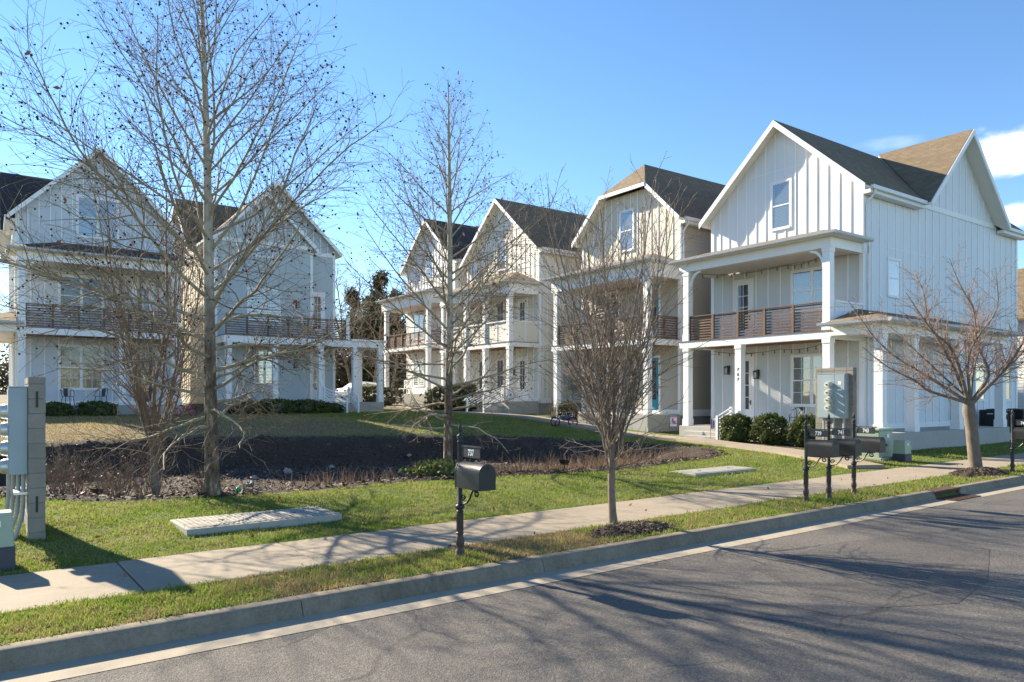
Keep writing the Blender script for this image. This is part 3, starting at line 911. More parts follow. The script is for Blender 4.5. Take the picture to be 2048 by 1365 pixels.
def railing(par, mx, A, B, z0, z1, mat='rail_wood', name='railing', nsl=9, pitch=1.15):
    mb = MB(mx)
    A = Vector((A[0], A[1], 0)); B = Vector((B[0], B[1], 0))
    L = (B - A).length; d = (B - A) / L; n = Vector((d.y, -d.x, 0))
    def F(p, q, k): v = A + d * p + n * k; return (v.x, v.y, q)
    for i in range(nsl):
        z = z0 + .07 + (z1 - z0 - .16) * i / (nsl - 1)
        mb.fbox(F, .0, L, z - .026, z + .026, -.012, .012)
    k = max(1, round(L / pitch))
    for i in range(k + 1):
        p = L * i / k
        mb.fbox(F, max(0, p - .045), min(L, p + .045), z0 + .01, z1 - .035, .0125, .08)
    mb.fbox(F, 0, L, z1 - .035, z1, -.07, .085)
    return mb.build(name, M[mat], par)
def stair_rail(par, mx, A, B, za, zb, h, n=5):
    """white sloped slat rail from A (top) to B (bottom)"""
    mb = MB(mx)
    A = Vector((A[0], A[1], za)); B = Vector((B[0], B[1], zb))
    for P in (A, B):
        mb.box(P.x - .05, P.x + .05, P.y - .05, P.y + .05, P.z - .05 if P is A else P.z - .25, P.z + h)
    for i in range(n):
        f = .18 + .75 * i / (n - 1)
        a = A + Vector((0, 0, h * f)); b = B + Vector((0, 0, h * f))
        hh = .035
        mb.add([(a.x - .02, a.y, a.z - hh), (b.x - .02, b.y, b.z - hh), (b.x - .02, b.y, b.z + hh), (a.x - .02, a.y, a.z + hh),
                (a.x + .02, a.y, a.z - hh), (b.x + .02, b.y, b.z - hh), (b.x + .02, b.y, b.z + hh), (a.x + .02, a.y, a.z + hh)],
               [(0, 3, 2, 1), (4, 5, 6, 7), (0, 1, 5, 4), (1, 2, 6, 5), (2, 3, 7, 6), (3, 0, 4, 7)])
    return mb.build('stair_railing', M['trim'], par)
def lantern(par, mx, F, p, q):
    mb = MB(mx)
    mb.fbox(F, p - .06, p + .06, q - .12, q + .16, .02, .05)
    mb.fbox(F, p - .02, p + .02, q + .10, q + .13, .05, .16)
    mb.fbox(F, p - .10, p + .10, q + .05, q + .09, .06, .26)
    mb.fbox(F, p - .07, p + .07, q + .09, q + .13, .09, .23)
    mb.fbox(F, p - .09, p + .09, q - .24, q - .21, .07, .25)
    for a in (-.085, .07):
        for n in (.075, .23): mb.fbox(F, p + a, p + a + .015, q - .21, q + .05, n, n + .015)
    o = mb.build('wall_lantern', M['ball_black'], par)
    gb = MB(mx); gb.fbox(F, p - .065, p + .065, q - .21, q + .05, .095, .225); gb.build('lantern_glass', M['pane_dark'], o)
    return o
def downspout(par, mx, pts, mat='gutter'):
    mb = MB(mx); mb.tube(pts, .045, 6); return mb.build('downspout', M[mat], par, smooth=True)
def brace(par, mx, x, y, z, sx, L=.55, axis=0):
    """curved knee brace from a post at x up to the beam, sx = +-1 direction"""
    mb = MB(mx); n = 8; pts = []
    out = [];
    for i in range(n + 1):
        t = i / n * math.pi / 2
        out.append((L * (1 - math.cos(t)), -L * 1.15 * (1 - math.sin(t))))
    inn = [(a + .085, b - .03) for a, b in out]
    poly = out + [(L + .10, 0)] + []
    for i in range(n):
        a0, a1 = out[i], out[i + 1]
        b0 = (a0[0] - .07 * math.sin(i / n * 1.57) if False else a0[0] + .09 * math.cos(i / n * 1.57), a0[1] - .09 * math.sin(i / n * 1.57))
        b1 = (a1[0] + .09 * math.cos((i + 1) / n * 1.57), a1[1] - .09 * math.sin((i + 1) / n * 1.57))
        vs = []
        for yy in (y - .045, y + .045):
            for q in (a0, a1, b1, b0):
                if axis == 0: vs.append((x + sx * q[0], yy, z + q[1]))
                else: vs.append((x + (yy - y), y + sx * q[0], z + q[1]))
        mb.add(vs, [(0, 3, 2, 1), (4, 5, 6, 7), (0, 1, 5, 4), (1, 2, 6, 5), (2, 3, 7, 6), (3, 0, 4, 7)])
    return mb.build('brace', M['trim'], par)

def house(root, c):
    """c: dictionary of measures.  canonical x runs from -W (far end of the front) to 0, y into the house, z up"""
    mx = c.get('mx', 1); W = c['W']; d = c.get('d', 2.2); D = c.get('depth', 16.2)
    zf, zb, zbb = c['zf'], c['zb'], c['zbb']
    ze, zr = c['ze'], c['zr']; g0 = c.get('g0', zf - 1.2)
    wf, ws, wp = [M[c[k]] for k in ('m_gable', 'm_side', 'm_porch')]
    T = M['trim']; kf, ks, kp = c.get('k_gable', 'bb'), c.get('k_side', 'bb'), c.get('k_porch', 'bb')
    oh = .35; ro = c.get('ro', .46); xm = -W / 2; yf = d - ro
    slope = (zr - ze) / (W / 2 + oh)
    zw = ze + slope * oh - .10                      # wall top at the side walls, below the roof deck
    hole = c.get('holes', [])
    jerk = c.get('jerk')
    roofz = lambda p: zr - slope * abs(p - xm) - .16
    if jerk:
        hw = jerk / slope
        gpts = [(-W, zf - .1), (0, zf - .1), (0, roofz(0)), (xm + hw, zr - jerk - .16), (xm - hw, zr - jerk - .16), (-W, roofz(-W))]
    else:
        gpts = [(-W, zf - .1), (0, zf - .1), (0, roofz(0)), (xm, roofz(xm)), (-W, roofz(-W))]
    zs = c.get('zsplit', c.get('zpw', zb + 3.0) - .55)
    lo = [gpts[0], gpts[1], (0, zs), (-W, zs)]
    up = [(-W, zs + .002), (0, zs + .002)] + gpts[2:]
    fw = wall('front_wall', root, mx, [wp, T], Ff(d), lo, kp, hole, .60)
    gw = wall('gable_wall', root, mx, [wf, T], Ff(d + .0), up, kf, hole, .47)
    gx = c.get('cross')
    sp_ = [(d + .003, zf - .1), (D, zf - .1), (D, zw), (d + .003, zw)]
    if gx:
        y0, y1, ym, zc = gx; cs = (zc - ze) / (y1 - ym + .0)
        pts = [(d + .003, zf - .1), (D, zf - .1), (D, zw), (y1 - .3, zw), (ym, zc - .18), (y0 + .3, zw), (d + .003, zw)]
        sp_ = pts
    wall('side_wall', root, mx, [ws, T], Fs(0), sp_, ks, c.get('side_holes', []), .60)
    wall('side_wall', root, mx, [ws, T], Fs(-W, -1), [(d + .003, zf - .1), (D, zf - .1), (D, zw), (d + .003, zw)], c.get('k_far', ks), (), .60)
    wall('back_wall', root, mx, [ws, T], Fb(D), [(-W + .12, zf - .1), (-.12, zf - .1), (-.12, roofz(0)), (xm, roofz(xm)), (-W + .12, roofz(-W))], ks)
    # corner boards and skirt
    cb = MB(mx)
    cb.box(-.13, .035, d - .035, d + .13, zf - .05, roofz(0) - .05); cb.box(-W - .035, -W + .13, d - .035, d + .13, zf - .05, roofz(-W) - .05)
    cb.box(.0, .032, D - .14, D + .03, zf - .05, zw)
    cb.box(.001, .038, d + .14, D - .15, zf - .12, zf + .2)
    cb.box(-W + .14, -.14, d - .038, d - .001, zf - .0, zf + .2)
    cb.box(-W + .14, -.14, d - .03, d - .001, zs - .12, zs + .12)
    if c.get('belly'): cb.box(.001, .035, d + .14, D - .15, c['belly'] - .1, c['belly'] + .1)
    if c.get('seam'): cb.box(.001, .007, d + .14, D - .15, c['seam'], c['seam'] + .022); cb.box(xm - 1.6, xm + 1.6, d - .007, d - .001, c['seam'] + 3.6, c['seam'] + 3.62)
    if gx:
        cb.box(.001, .04, gx[0] + .25, gx[1] - .25, ze - .12, ze + .10)
    cb.build('corner_trim', T, root)
    fb = MB(mx); fb.box(-W + .05, -.05, d + .05, D - .05, g0, zf - .1); fb.build('foundation', M['stucco'], root)
    # roof
    xe, xw, yb = oh, -W - oh, D + oh
    rb, sb = MB(mx), MB(mx)
    th, th2 = .075, .10
    planes = []
    if jerk:
        for sg, xx in ((1, xe), (-1, xw)):
            planes.append([(xx, yf, ze), (xx, yb, ze), (xm, yb, zr), (xm, yf + jerk * 1.05, zr), (xm + sg * hw, yf, zr - jerk)])
        planes.append([(xm + hw, yf - .001, zr - jerk), (xm - hw, yf - .001, zr - jerk), (xm, yf + jerk * 1.05, zr)])
    else:
        for xx in (xe, xw):
            if gx and xx == xe:
                y0, y1, ym, zc = gx
                planes.append([(xe, yf, ze), (xe, y0, ze), (xm, ym, zr), (xm, yf, zr)]); planes.append([(xe, y1, ze), (xe, yb, ze), (xm, yb, zr), (xm, ym, zr)])
            else: planes.append([(xx, yf, ze), (xx, yb, ze), (xm, yb, zr), (xm, yf, zr)])
    if gx:
        y0, y1, ym, zc = gx; xo = oh + .25
        for yy in (y0, y1):
            sl = (zc - ze) / abs(ym - yy)
            planes.append([(xo, ym, zc), (xo, yy, ze), (xe - .0, yy, ze + .003), (max(xm, xe - (zc - ze) / slope), ym, zc)])
    for pl in planes:
        rb.slab(pl, th, 0)
        sb.slab([(x, y, z - th - .002) for x, y, z in pl], th2, 0)
    roof = rb.build('roof', M[c.get('m_roof', 'shingle')], root)
    sb.build('soffit', M['soffit'], root)
    # barge boards
    bb = MB(mx); t = .26
    def rake(F, pa, qa, pb, qb, n0=.0, n1=.045):
        bb.prism(F, [(pa, qa - t), (pb, qb - t), (pb, qb + .0), (pa, qa + .0)], n0, n1)
    FF = Ff(yf)
    if jerk:
        for sg, xx in ((1, xe), (-1, xw)):
            rake(FF, xx, ze - .02, xm + sg * hw, zr - jerk - .02)
        bb.fbox(FF, xm - hw, xm + hw, zr - jerk - .20, zr - jerk - .02, .003, .075)
    else:
        for xx in (xe, xw): rake(FF, xx, ze - .02, xm, zr - .02)
    bb.build('barge_board', T, root)
    if gx:
        bb = MB(mx); y0, y1, ym, zc = gx; FS = Fs(oh + .25)
        rake(FS, y0, ze - .02, ym, zc - .02); rake(FS, y1, ze - .02, ym, zc - .02)
        bb.build('barge_board', T, root)
    gb = MB(mx)
    segs = [(d - .1, D + .3)] if not gx else [(d - .1, gx[0] - .02), (gx[1] + .02, D + .3)]
    for ya, yb_ in segs:
        gb.box(xe + .003, xe + .12, ya, yb_, ze - .16, ze - .02)
        gb.box(.04, xe - .002, ya, yb_, ze - .30, ze - .158)
    gb.box(xw - .12, xw - .003, d - .1, D + .3, ze - .16, ze - .02)
    gb.build('gutter', M['gutter'], root)
    for yy in ([d + .12] if not c.get('no_spout') else []):
        zp = c.get('zpw', zb + 3.2) if c.get('porch_roof', True) else zf
        downspout(root, mx, [(xe + .06, yy, ze - .15), (xe + .06, yy, ze - .3), (.09, yy + .0, ze - .62), (.09, yy, ze - .9), (.09, yy, zp - .55)])
        if c.get('porch_roof', True): downspout(root, mx, [(.28, d - .15, c['zg'] - .16), (.28, d - .12, c['zg'] - .28), (.09, d + .22, c['zg'] - .5), (.09, d + .22, zf + .1)])
    # porch: slab, posts, deck, beams, rails
    sb = MB(mx); sb.box(-W, .0, 0, d - .01, g0, zf); sl = sb.build('porch_slab', M['slab'], root, bevel=.02)
    for x in c['low_posts']: column(root, mx, x, .17, .29, c.get('low_z0', zf), zbb)
    bm_ = MB(mx)
    bm_.box(-W, .02, .0, .30, zbb, zb - .03); bm_.box(-.28, .02, .302, d - .04, zbb, zb - .03); bm_.box(-W, -W + .28, .302, d - .04, zbb, zb - .03)
    bm_.build('porch_beam', T, root)
    ce = MB(mx); ce.box(-W + .285, -.285, .305, d - .04, zbb + .05, zbb + .09); ce.build('porch_ceiling', M[c.get('m_ceil', 'ceil_wood')], root)
    de = MB(mx); de.box(-W - .02, .045, -.03, d - .04, zb - .028, zb); de.build('balcony_deck', M['rail_wood'], root)
    up_posts = c['up_posts']
    if c.get('porch_roof', True):
        zpb, zg, zpw = c['zpb'], c['zg'], c['zpw']
        for x in up_posts: column(root, mx, x, .17, .29, zb + .003, zpb)
        ub = MB(mx); ub.box(-W, .02, .0, .30, zpb, zg - .14); ub.box(-.28, .02, .302, d - .04, zpb, zg - .14); ub.box(-W, -W + .28, .302, d - .04, zpb, zg - .14)
        ub.build('porch_beam', T, root)
        uc = MB(mx); uc.box(-W + .285, -.285, .305, d - .04, zpb + .05, zpb + .08); uc.build('porch_ceiling', M['soffit'], root)
        pr = MB(mx); hip = c.get('hip', 1.75); hl = c.get('hipl', 0.0)
        e = .33; el = .25
        tl = -W + hl if hl else -W - el
        pr.slab([(-W - el, -e, zg), (e, -e, zg), (-hip, d, zpw), (tl, d, zpw)], .07)
        pr.slab([(e, -e, zg - .001), (e, d - .002, zg - .001), (-hip, d - .002, zpw - .001)], .07)
        if hl: pr.slab([(-W - el, d - .002, zg - .001), (-W - el, -e, zg - .001), (-W + hl, d - .002, zpw - .001)], .07)
        pr.build('porch_roof', M[c.get('m_roof', 'shingle')], root)
        so = MB(mx); so.box(-W - el + .02, e - .02, -e + .02, -.002, zg - .136, zg - .10); so.box(.022, e - .02, .0, d - .04, zg - .136, zg - .10)
        so.build('soffit', M['soffit'], root)
        pg = MB(mx)
        pg.prism(lambda p, q, n: (n, p, q), [(-e - .12, zg - .02), (-e - .10, zg - .10), (-e - .04, zg - .145), (-e - .003, zg - .145), (-e - .003, zg - .02)], -W - el, e + .12)
        pg.prism(lambda p, q, n: (p, n, q), [(e + .12, zg - .02), (e + .10, zg - .10), (e + .04, zg - .145), (e + .003, zg - .145), (e + .003, zg - .02)], -e - .002, d + .02)
        pg.build('gutter', M[c.get('m_pg', 'gutter_grey')], root)
        for x, sg in ((up_posts[0], -1), (up_posts[-1], 1)):
            if c.get('braces', True): brace(root, mx, x + sg * .145, .17, zpb, sg)
    return dict(mx=mx, d=d, W=W, zf=zf, zb=zb)

# --- house A: the white corner house
FX = HP(24.70, 14.962)
def house_root(name, a, b, rot, label):
    x, y = HP(a, b); return empty(name, (x, y, 0), rot, label, 'house')
RA = ANG_U - R(90)
A0 = 11.4505 * U[0] + 26.5 * U[1]; B0 = 11.4505 * V[0] + 26.5 * V[1]
hA = house_root('corner_house', A0, B0, RA, 'white board and batten corner house with cross gable and 767 on a porch post')
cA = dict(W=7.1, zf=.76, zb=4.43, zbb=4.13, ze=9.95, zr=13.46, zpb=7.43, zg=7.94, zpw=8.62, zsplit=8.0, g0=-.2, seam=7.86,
          m_gable='wall_white', m_side='wall_white_shaded', m_porch='wall_greige', cross=(6.25, 13.75, 9.98, 13.6), depth=16.1,
          low_posts=[-.17, -4.02, -6.75], up_posts=[-.17, -6.75], hip=1.6,
          holes=[(-3.92, -3.09, 9.05, 10.93), (-2.97, -1.25, 5.5, 7.1), (-5.8, -4.95, 4.43, 7.0), (-2.97, -1.25, 1.7, 3.66), (-5.75, -4.9, .76, 3.75)],
          side_holes=[(4.03, 4.89, 6.0, 7.4), (11.6, 12.5, 1.9, 3.6), (14.6, 15.3, 1.9, 3.5)])
house(hA, cA)
F_ = Ff(2.2)
window(hA, 1, F_, -3.92, -3.09, 9.05, 10.93)
window(hA, 1, F_, -2.97, -1.25, 5.5, 7.1, 2, 'pane_blind', (1, 1))
window(hA, 1, F_, -2.97, -1.25, 1.7, 3.66, 2, 'pane_blind', (2, 2))
door(hA, 1, F_, -5.8, -4.95, 4.43, 7.05, 'trim', 'pane_dark', (2, 4), .2)
door(hA, 1, F_, -5.75, -4.9, .76, 3.75, 'trim', 'pane_dark', (2, 4), .24)
lantern(hA, 1, F_, -4.62, 3.02); lantern(hA, 1, F_, -6.15, 3.25)
window(hA, 1, Fs(0), 4.03, 4.89, 6.0, 7.4, 1, 'pane_pale')
window(hA, 1, Fs(0), 11.6, 12.5, 1.9, 3.6, 1, 'pane_pale')
window(hA, 1, Fs(0), 14.6, 15.3, 1.9, 3.5, 1, 'pane_dark')
railing(hA, 1, (-6.6, .17), (-.32, .17), 4.43, 5.5)
def side_porch(root, mx, zf, zg, ztop, g0, L=10.1, Wd=1.95, wallmat='wall_white_shaded', zb=4.43, d=2.2, posts=(.12, 2.3, 5.75, 9.65)):
    s = MB(mx); s.box(.003, Wd, 0, L, g0, zf); s.build('porch_slab', M['slab'], root, bevel=.02)
    for y in posts: column(root, mx, Wd - .2, y + .05, .31, zf, zg - .46)
    b = MB(mx); b.box(Wd - .35, Wd - .05, .0, L, zg - .46, zg - .14); b.box(.025, Wd - .352, .0, .28, zg - .46, zg - .14); b.box(.04, Wd - .352, L - .28, L, zg - .46, zg - .14)
    b.build('porch_beam', M['trim'], root)
    ce = MB(mx); ce.box(.04, Wd - .353, .283, L - .283, zg - .40, zg - .36); ce.build('porch_ceiling', M['soffit'], root)
    xo, e = Wd + .40, .35
    r = MB(mx)
    r.slab([(xo, -e, zg), (xo, L + e, zg), (.042, L - 1.6, ztop), (.042, 1.75, ztop)], .07)
    r.slab([(.05, -e, zg - .001), (xo, -e, zg - .001), (.05, 1.75, ztop - .001)], .07)
    r.slab([(xo, L + e, zg - .001), (.05, L + e, zg - .001), (.05, L - 1.6, ztop - .001)], .07)
    r.build('porch_roof', M['shingle'], root)
    so = MB(mx); so.box(Wd - .048, xo - .02, -e + .02, L + e - .02, zg - .136, zg - .10); so.box(.05, Wd - .05, -e + .02, -.003, zg - .136, zg - .10); so.build('soffit', M['soffit'], root)
    g = MB(mx)
    pf = [(.003, -.02), (.12, -.02), (.10, -.10), (.04, -.145), (.003, -.145)]
    g.prism(lambda p, q, n: (xo + p, n, zg + q), pf, -e - .12, L + e)
    g.prism(lambda p, q, n: (n, -e - p, zg + q), pf, -.25, xo + .0)
    g.build('gutter', M['gutter_grey'], root)
    # half wall at the end of the balcony
    hw = wall('balcony_half_wall', root, mx, [M[wallmat], M['trim']], Fs(.02), [(.32, zb + .01), (d - .05, zb + .01), (d - .05, zb + 1.02), (.32, zb + 1.02)], 'bb', th=.1, sp=.55)
    cp = MB(mx); cp.box(-.12, .06, .32, d - .05, zb + 1.023, zb + 1.10); cp.build('cap_rail', M['trim'], hw)
side_porch(hA, 1, .765, 4.67, 5.3, -.3)
st = MB(); st.box(-6.55, -4.35, -.32, -.002, -.2, .56); st.box(-6.2, -4.35, -.64, -.323, -.2, .40); st.box(-6.6, -4.7, -1.35, -.643, -.2, .28)
st.build('step', M['slab'], hA, bevel=.015)
stair_rail(hA, 1, (-4.25, -.1), (-4.25, -.95), .76, .42, .85)
for i, ch in enumerate('767'):
    text_mesh('house_number', ch, .17, M['dark_ink'], hA, (-4.02, .021, 3.12 - i * .20), (R(90), 0, 0), .004, .004, .15)
# security camera and vents along the side
vb = MB(); vb.box(.03, .10, 11.0, 11.14, 1.35, 1.5); vb.box(.03, .16, 9.0, 9.22, 2.3, 2.6); vb.tube([(.07, 9.1, 2.3), (.07, 9.1, 1.0)], .025, 6); vb.build('utility_box', M['conduit'], hA)

# --- house B: beige, clipped gable
hB = house_root('clipped_gable_house', A0, B0 + 8.99, RA, 'beige house with clipped gable roof, teal door and brown slat balcony')
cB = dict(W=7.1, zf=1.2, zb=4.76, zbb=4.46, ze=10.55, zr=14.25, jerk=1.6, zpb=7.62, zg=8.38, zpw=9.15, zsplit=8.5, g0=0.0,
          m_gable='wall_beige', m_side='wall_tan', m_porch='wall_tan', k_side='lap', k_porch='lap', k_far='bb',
          low_posts=[-.17, -6.8], up_posts=[-.17, -6.8], hip=1.75, hipl=1.75, low_z0=.3,
          holes=[(-4.05, -3.15, 9.6, 11.6)])
house(hB, cB)
window(hB, 1, F_, -4.05, -3.15, 9.6, 11.6)
window(hB, 1, F_, -5.95, -4.2, 5.5, 7.5, 2, 'pane_dark', (1, 1))
window(hB, 1, F_, -6.0, -4.1, 2.0, 4.0, 2, 'pane_dark', (2, 2))
door(hB, 1, F_, -2.3, -1.35, 4.78, 7.6, 'teal', 'pane_dark', (1, 4), .25)
door(hB, 1, F_, -2.3, -1.35, 1.2, 3.95, 'teal', 'pane_dark', (1, 4), .25)
railing(hB, 1, (-6.62, .17), (-.34, .17), 4.76, 5.83); railing(hB, 1, (-.17, .34), (-.17, 2.12), 4.76, 5.83)
brace(hB, 1, -.315, .17, 4.46, -1); brace(hB, 1, -6.655, .17, 4.46, 1)
stB = MB(); stB.box(-4.6, -3.0, -.9, -.002, -.1, .85); stB.box(-4.6, -3.0, -1.4, -.903, -.1, .62); stB.build('step', M['slab'], hB, bevel=.015)
sk = MB(); sk.box(-2.2, -1.4, 9, 10.0, 0, 0) if False else None
skl = MB(); skl.slab([(-1.1, 7.6, 12.35), (-1.1, 8.8, 12.35), (-1.9, 8.8, 13.10), (-1.9, 7.6, 13.10)], .12); skl.build('skylight', M['trim'], hB)

# --- house C: cream, closed balcony
hC = house_root('cream_house', A0, B0 + 20.02, RA, 'cream board and batten house with closed white balcony wall and front stairs')
cC = dict(W=8.1, zf=1.76, zb=5.26, zbb=4.98, ze=10.95, zr=14.75, zpb=8.12, zg=8.80, zpw=9.85, zsplit=9.0, g0=.4,
          m_gable='wall_cream', m_side='wall_cream', m_porch='wall_cream', belly=5.2,
          low_posts=[-.2, -2.75, -4.95, -7.8], up_posts=[-.2, -2.75, -4.95, -7.8], hip=2.3, hipl=2.3, braces=False, m_ceil='ceil_wood', m_pg='gutter_grey',
          holes=[(-4.4, -3.5, 10.2, 12.0), (-4.44, -3.75, 6.6, 8.2), (-2.05, -1.25, 5.3, 8.0), (-4.44, -3.75, 2.4, 4.4), (-2.05, -1.25, 1.76, 4.4), (-6.6, -5.4, 6.4, 8.2), (-6.6, -5.4, 2.4, 4.4)])
house(hC, cC)
window(hC, 1, F_, -4.4, -3.5, 10.2, 12.0)
window(hC, 1, F_, -7.5, -6.9, 9.9, 10.9)
window(hC, 1, F_, -4.44, -3.75, 6.4, 8.2, 1, 'pane_dark', (2, 1)); window(hC, 1, F_, -6.6, -5.4, 6.4, 8.2, 2, 'pane_dark')
window(hC, 1, F_, -4.44, -3.75, 2.4, 4.4, 1, 'pane_dark', (2, 1)); window(hC, 1, F_, -6.6, -5.4, 2.4, 4.4, 2, 'pane_dark')
door(hC, 1, F_, -2.05, -1.25, 5.27, 8.0); door(hC, 1, F_, -2.05, -1.25, 1.76, 4.4)
lantern(hC, 1, F_, -2.5, 3.6)
bw = wall('balcony_wall', hC, 1, [M['wall_cream'], M['trim']], Ff(.12), [(-7.65, 5.27), (-.36, 5.27), (-.36, 6.45), (-7.65, 6.45)], 'bb', th=.1, sp=1.1)
cp = MB(); cp.box(-7.65, -.36, .05, .27, 6.453, 6.53); cp.build('cap_rail', M['trim'], bw)
bw2 = wall('balcony_wall', hC, 1, [M['wall_cream'], M['trim']], Fs(-.06), [(.33, 5.27), (2.12, 5.27), (2.12, 6.45), (.33, 6.45)], 'bb', th=.1, sp=.9)
cp = MB(); cp.box(-.2, -.02, .33, 2.12, 6.453, 6.53); cp.build('cap_rail', M['trim'], bw2)
stC = MB()
for i in range(3): stC.box(-3.0, -.7, -.35 * (i + 1), -.35 * i - .002, .3, 1.5 - .24 * i)
stC.build('step', M['slab'], hC, bevel=.015)
stair_rail(hC, 1, (-2.4, -.1), (-2.4, -1.4), 1.76, 1.15, .95, 6); stair_rail(hC, 1, (-.55, -.1), (-.55, -1.4), 1.76, 1.15, .95, 6)
eb = MB(); eb.box(.03, .2, 4.4, 5.0, 2.5, 3.5); eb.tube([(.1, 4.7, 2.5), (.1, 4.7, 1.2)], .04, 6); eb.build('electric_meter_box', M['panel_grey'], hC)

# --- house D
hD = house_root('far_row_house', A0, B0 + 29.78, RA, 'farthest white house of the right hand row, with steep gable and brown slat balcony')
cD = dict(W=7.3, zf=2.25, zb=5.70, zbb=5.40, ze=11.75, zr=15.3, zpb=8.55, zg=9.38, zpw=10.1, zsplit=9.5, g0=.8, m_roof='shingle_dark',
          m_gable='wall_white', m_side='wall_cream', m_porch='wall_white', k_porch='lap', k_side='bb',
          low_posts=[-.2, -6.75], up_posts=[-.2, -6.75], hip=1.75, hipl=1.75, holes=[(-4.1, -3.2, 10.75, 12.55)])
house(hD, cD)
window(hD, 1, F_, -4.1, -3.2, 10.75, 12.55)
window(hD, 1, F_, -6.1, -4.5, 6.5, 8.7, 2, 'pane_blind'); window(hD, 1, F_, -6.1, -4.5, 2.9, 4.9, 2, 'pane_blind')
door(hD, 1, F_, -2.2, -1.3, 2.25, 5.0); door(hD, 1, F_, -2.2, -1.3, 5.7, 8.3)
railing(hD, 1, (-6.58, .17), (-.36, .17), 5.70, 6.65); railing(hD, 1, (-.17, .34), (-.17, 2.12), 5.70, 6.65)
brace(hD, 1, -.345, .17, 5.40, -1)
bn = MB()
bn.box(-6.2, -4.9, .9, 1.35, 2.62, 2.68)
for i in range(6): bn.box(-6.2 + i * .25, -6.13 + i * .25, 1.36, 1.42, 2.7, 3.25)
bn.box(-6.2, -4.88, 1.355, 1.425, 3.25, 3.33)
for x in (-6.18, -4.98):
    bn.box(x, x + .07, .92, .99, 2.255, 2.62); bn.box(x, x + .07, 1.27, 1.34, 2.255, 2.62)

# --- house E (mirror of A, seen across the courtyard)
BE = 41.5
hE = house_root('pale_blue_house', 1.12, BE, ANG_U, 'pale blue house at the left with broad front gable, upper porch and dark slat balcony')
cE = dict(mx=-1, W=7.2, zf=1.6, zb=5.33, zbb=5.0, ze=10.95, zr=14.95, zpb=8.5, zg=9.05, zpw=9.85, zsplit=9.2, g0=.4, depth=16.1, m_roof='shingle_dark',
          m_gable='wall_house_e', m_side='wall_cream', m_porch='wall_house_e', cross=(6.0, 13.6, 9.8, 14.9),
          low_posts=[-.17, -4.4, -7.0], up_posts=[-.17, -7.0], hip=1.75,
          holes=[(-4.42, -2.64, 10.3, 12.3), (-3.72, -1.85, 6.2, 8.15), (-3.72, -1.85, 2.45, 4.6), (-6.1, -5.2, 1.6, 4.05)])
house(hE, cE)
window(hE, -1, F_, -4.42, -2.64, 10.3, 12.3, 2, 'pane_blind'); window(hE, -1, F_, -3.72, -1.85, 6.2, 8.15, 2, 'pane_dark')
window(hE, -1, F_, -3.72, -1.85, 2.45, 4.6, 2, 'pane_dark', (2, 2)); door(hE, -1, F_, -6.1, -5.2, 1.6, 4.05, 'dark_door'); door(hE, -1, F_, -6.1, -5.2, 5.34, 8.0)
lantern(hE, -1, F_, -4.85, 7.4)
railing(hE, -1, (-6.85, .17), (-.33, .17), 5.33, 6.45)
side_porch(hE, -1, 1.6, 5.55, 6.2, .4, 10.1, 1.95, 'wall_cream', 5.33)
stE = MB(-1); stE.box(-6.6, -5.0, -.4, -.002, .6, 1.4); stE.box(-6.6, -5.0, -.8, -.403, .6, 1.2); stE.build('step', M['slab'], hE, bevel=.015)

# --- house F: pale sage, open deck
hF = house_root('pale_sage_house', 10.42, BE, ANG_U, 'pale sage lap sided house with nested front gables and an open deck railing')
cF = dict(mx=-1, W=7.3, zf=1.72, zb=5.42, zbb=5.0, ze=11.0, zr=14.9, zsplit=10.85, g0=.4, depth=16.1, porch_roof=False, m_roof='shingle',
          m_gable='wall_sage', m_side='wall_cream', m_porch='wall_sage', k_porch='lap', k_gable='bb', cross=(6.0, 13.6, 9.8, 14.85), ro=.35,
          low_posts=[-.25, -2.8, -5.45], up_posts=[], d=2.6)
house(hF, cF)
# projecting bay with its own gable
FBY = Ff(2.05); bx = -5.65; bm0 = -2.83; bz = 14.05
wall('bay_wall', hF, -1, [M['wall_sage'], M['trim']], FBY, [(bx, 1.72), (0, 1.72), (0, 11.0), (bx, 11.0)], 'lap', th=.55)
wall('bay_gable_wall', hF, -1, [M['wall_sage'], M['trim']], FBY, [(bx, 11.002), (0, 11.002), (0, 11.15), (bm0, bz - .2), (bx, 11.15)], 'bb', [(-3.2, -2.3, 11.0, 11.3)], th=.54)
bt = MB(-1); bt.fbox(FBY, bx, 0, 10.9, 11.12, .002, .045); bt.fbox(FBY, bx - .03, bx + .13, 1.75, 10.9, .002, .04); bt.fbox(FBY, -.13, .03, 1.75, 10.9, .002, .04)
bt.build('corner_trim', M['trim'], hF)
rb = MB(-1); sb2 = MB(-1); bg = MB(-1)
for xx in (.3, bx - .3):
    ze_ = 11.0
    pl = [(xx, 1.72, ze_), (xx, 3.3, ze_), (bm0, 3.3, bz), (bm0, 1.72, bz)]
    rb.slab(pl, .07); sb2.slab([(x, y, z - .072) for x, y, z in pl], .1)
    bg.prism(Ff(1.72), [(xx, ze_ - .32), (bm0, bz - .32), (bm0, bz - .02), (xx, ze_ - .02)], 0, .045)
rb.build('bay_roof', M['shingle'], hF); sb2.build('soffit', M['soffit'], hF); bg.build('barge_board', M['trim'], hF)
window(hF, -1, FBY, -3.2, -2.35, 10.25, 10.8, 1, 'pane_blind', hung=False)
window(hF, -1, FBY, -3.65, -1.85, 6.3, 8.3, 2, 'pane_blind'); window(hF, -1, FBY, -3.35, -2.2, 2.8, 4.7, 2, 'pane_warm', (1, 1))
door(hF, -1, Ff(2.6), -6.55, -5.8, 5.43, 8.4); door(hF, -1, Ff(2.6), -6.55, -5.8, 1.72, 4.4)
lantern(hF, -1, FBY, -4.7, 7.6); lantern(hF, -1, FBY, -4.6, 4.0)
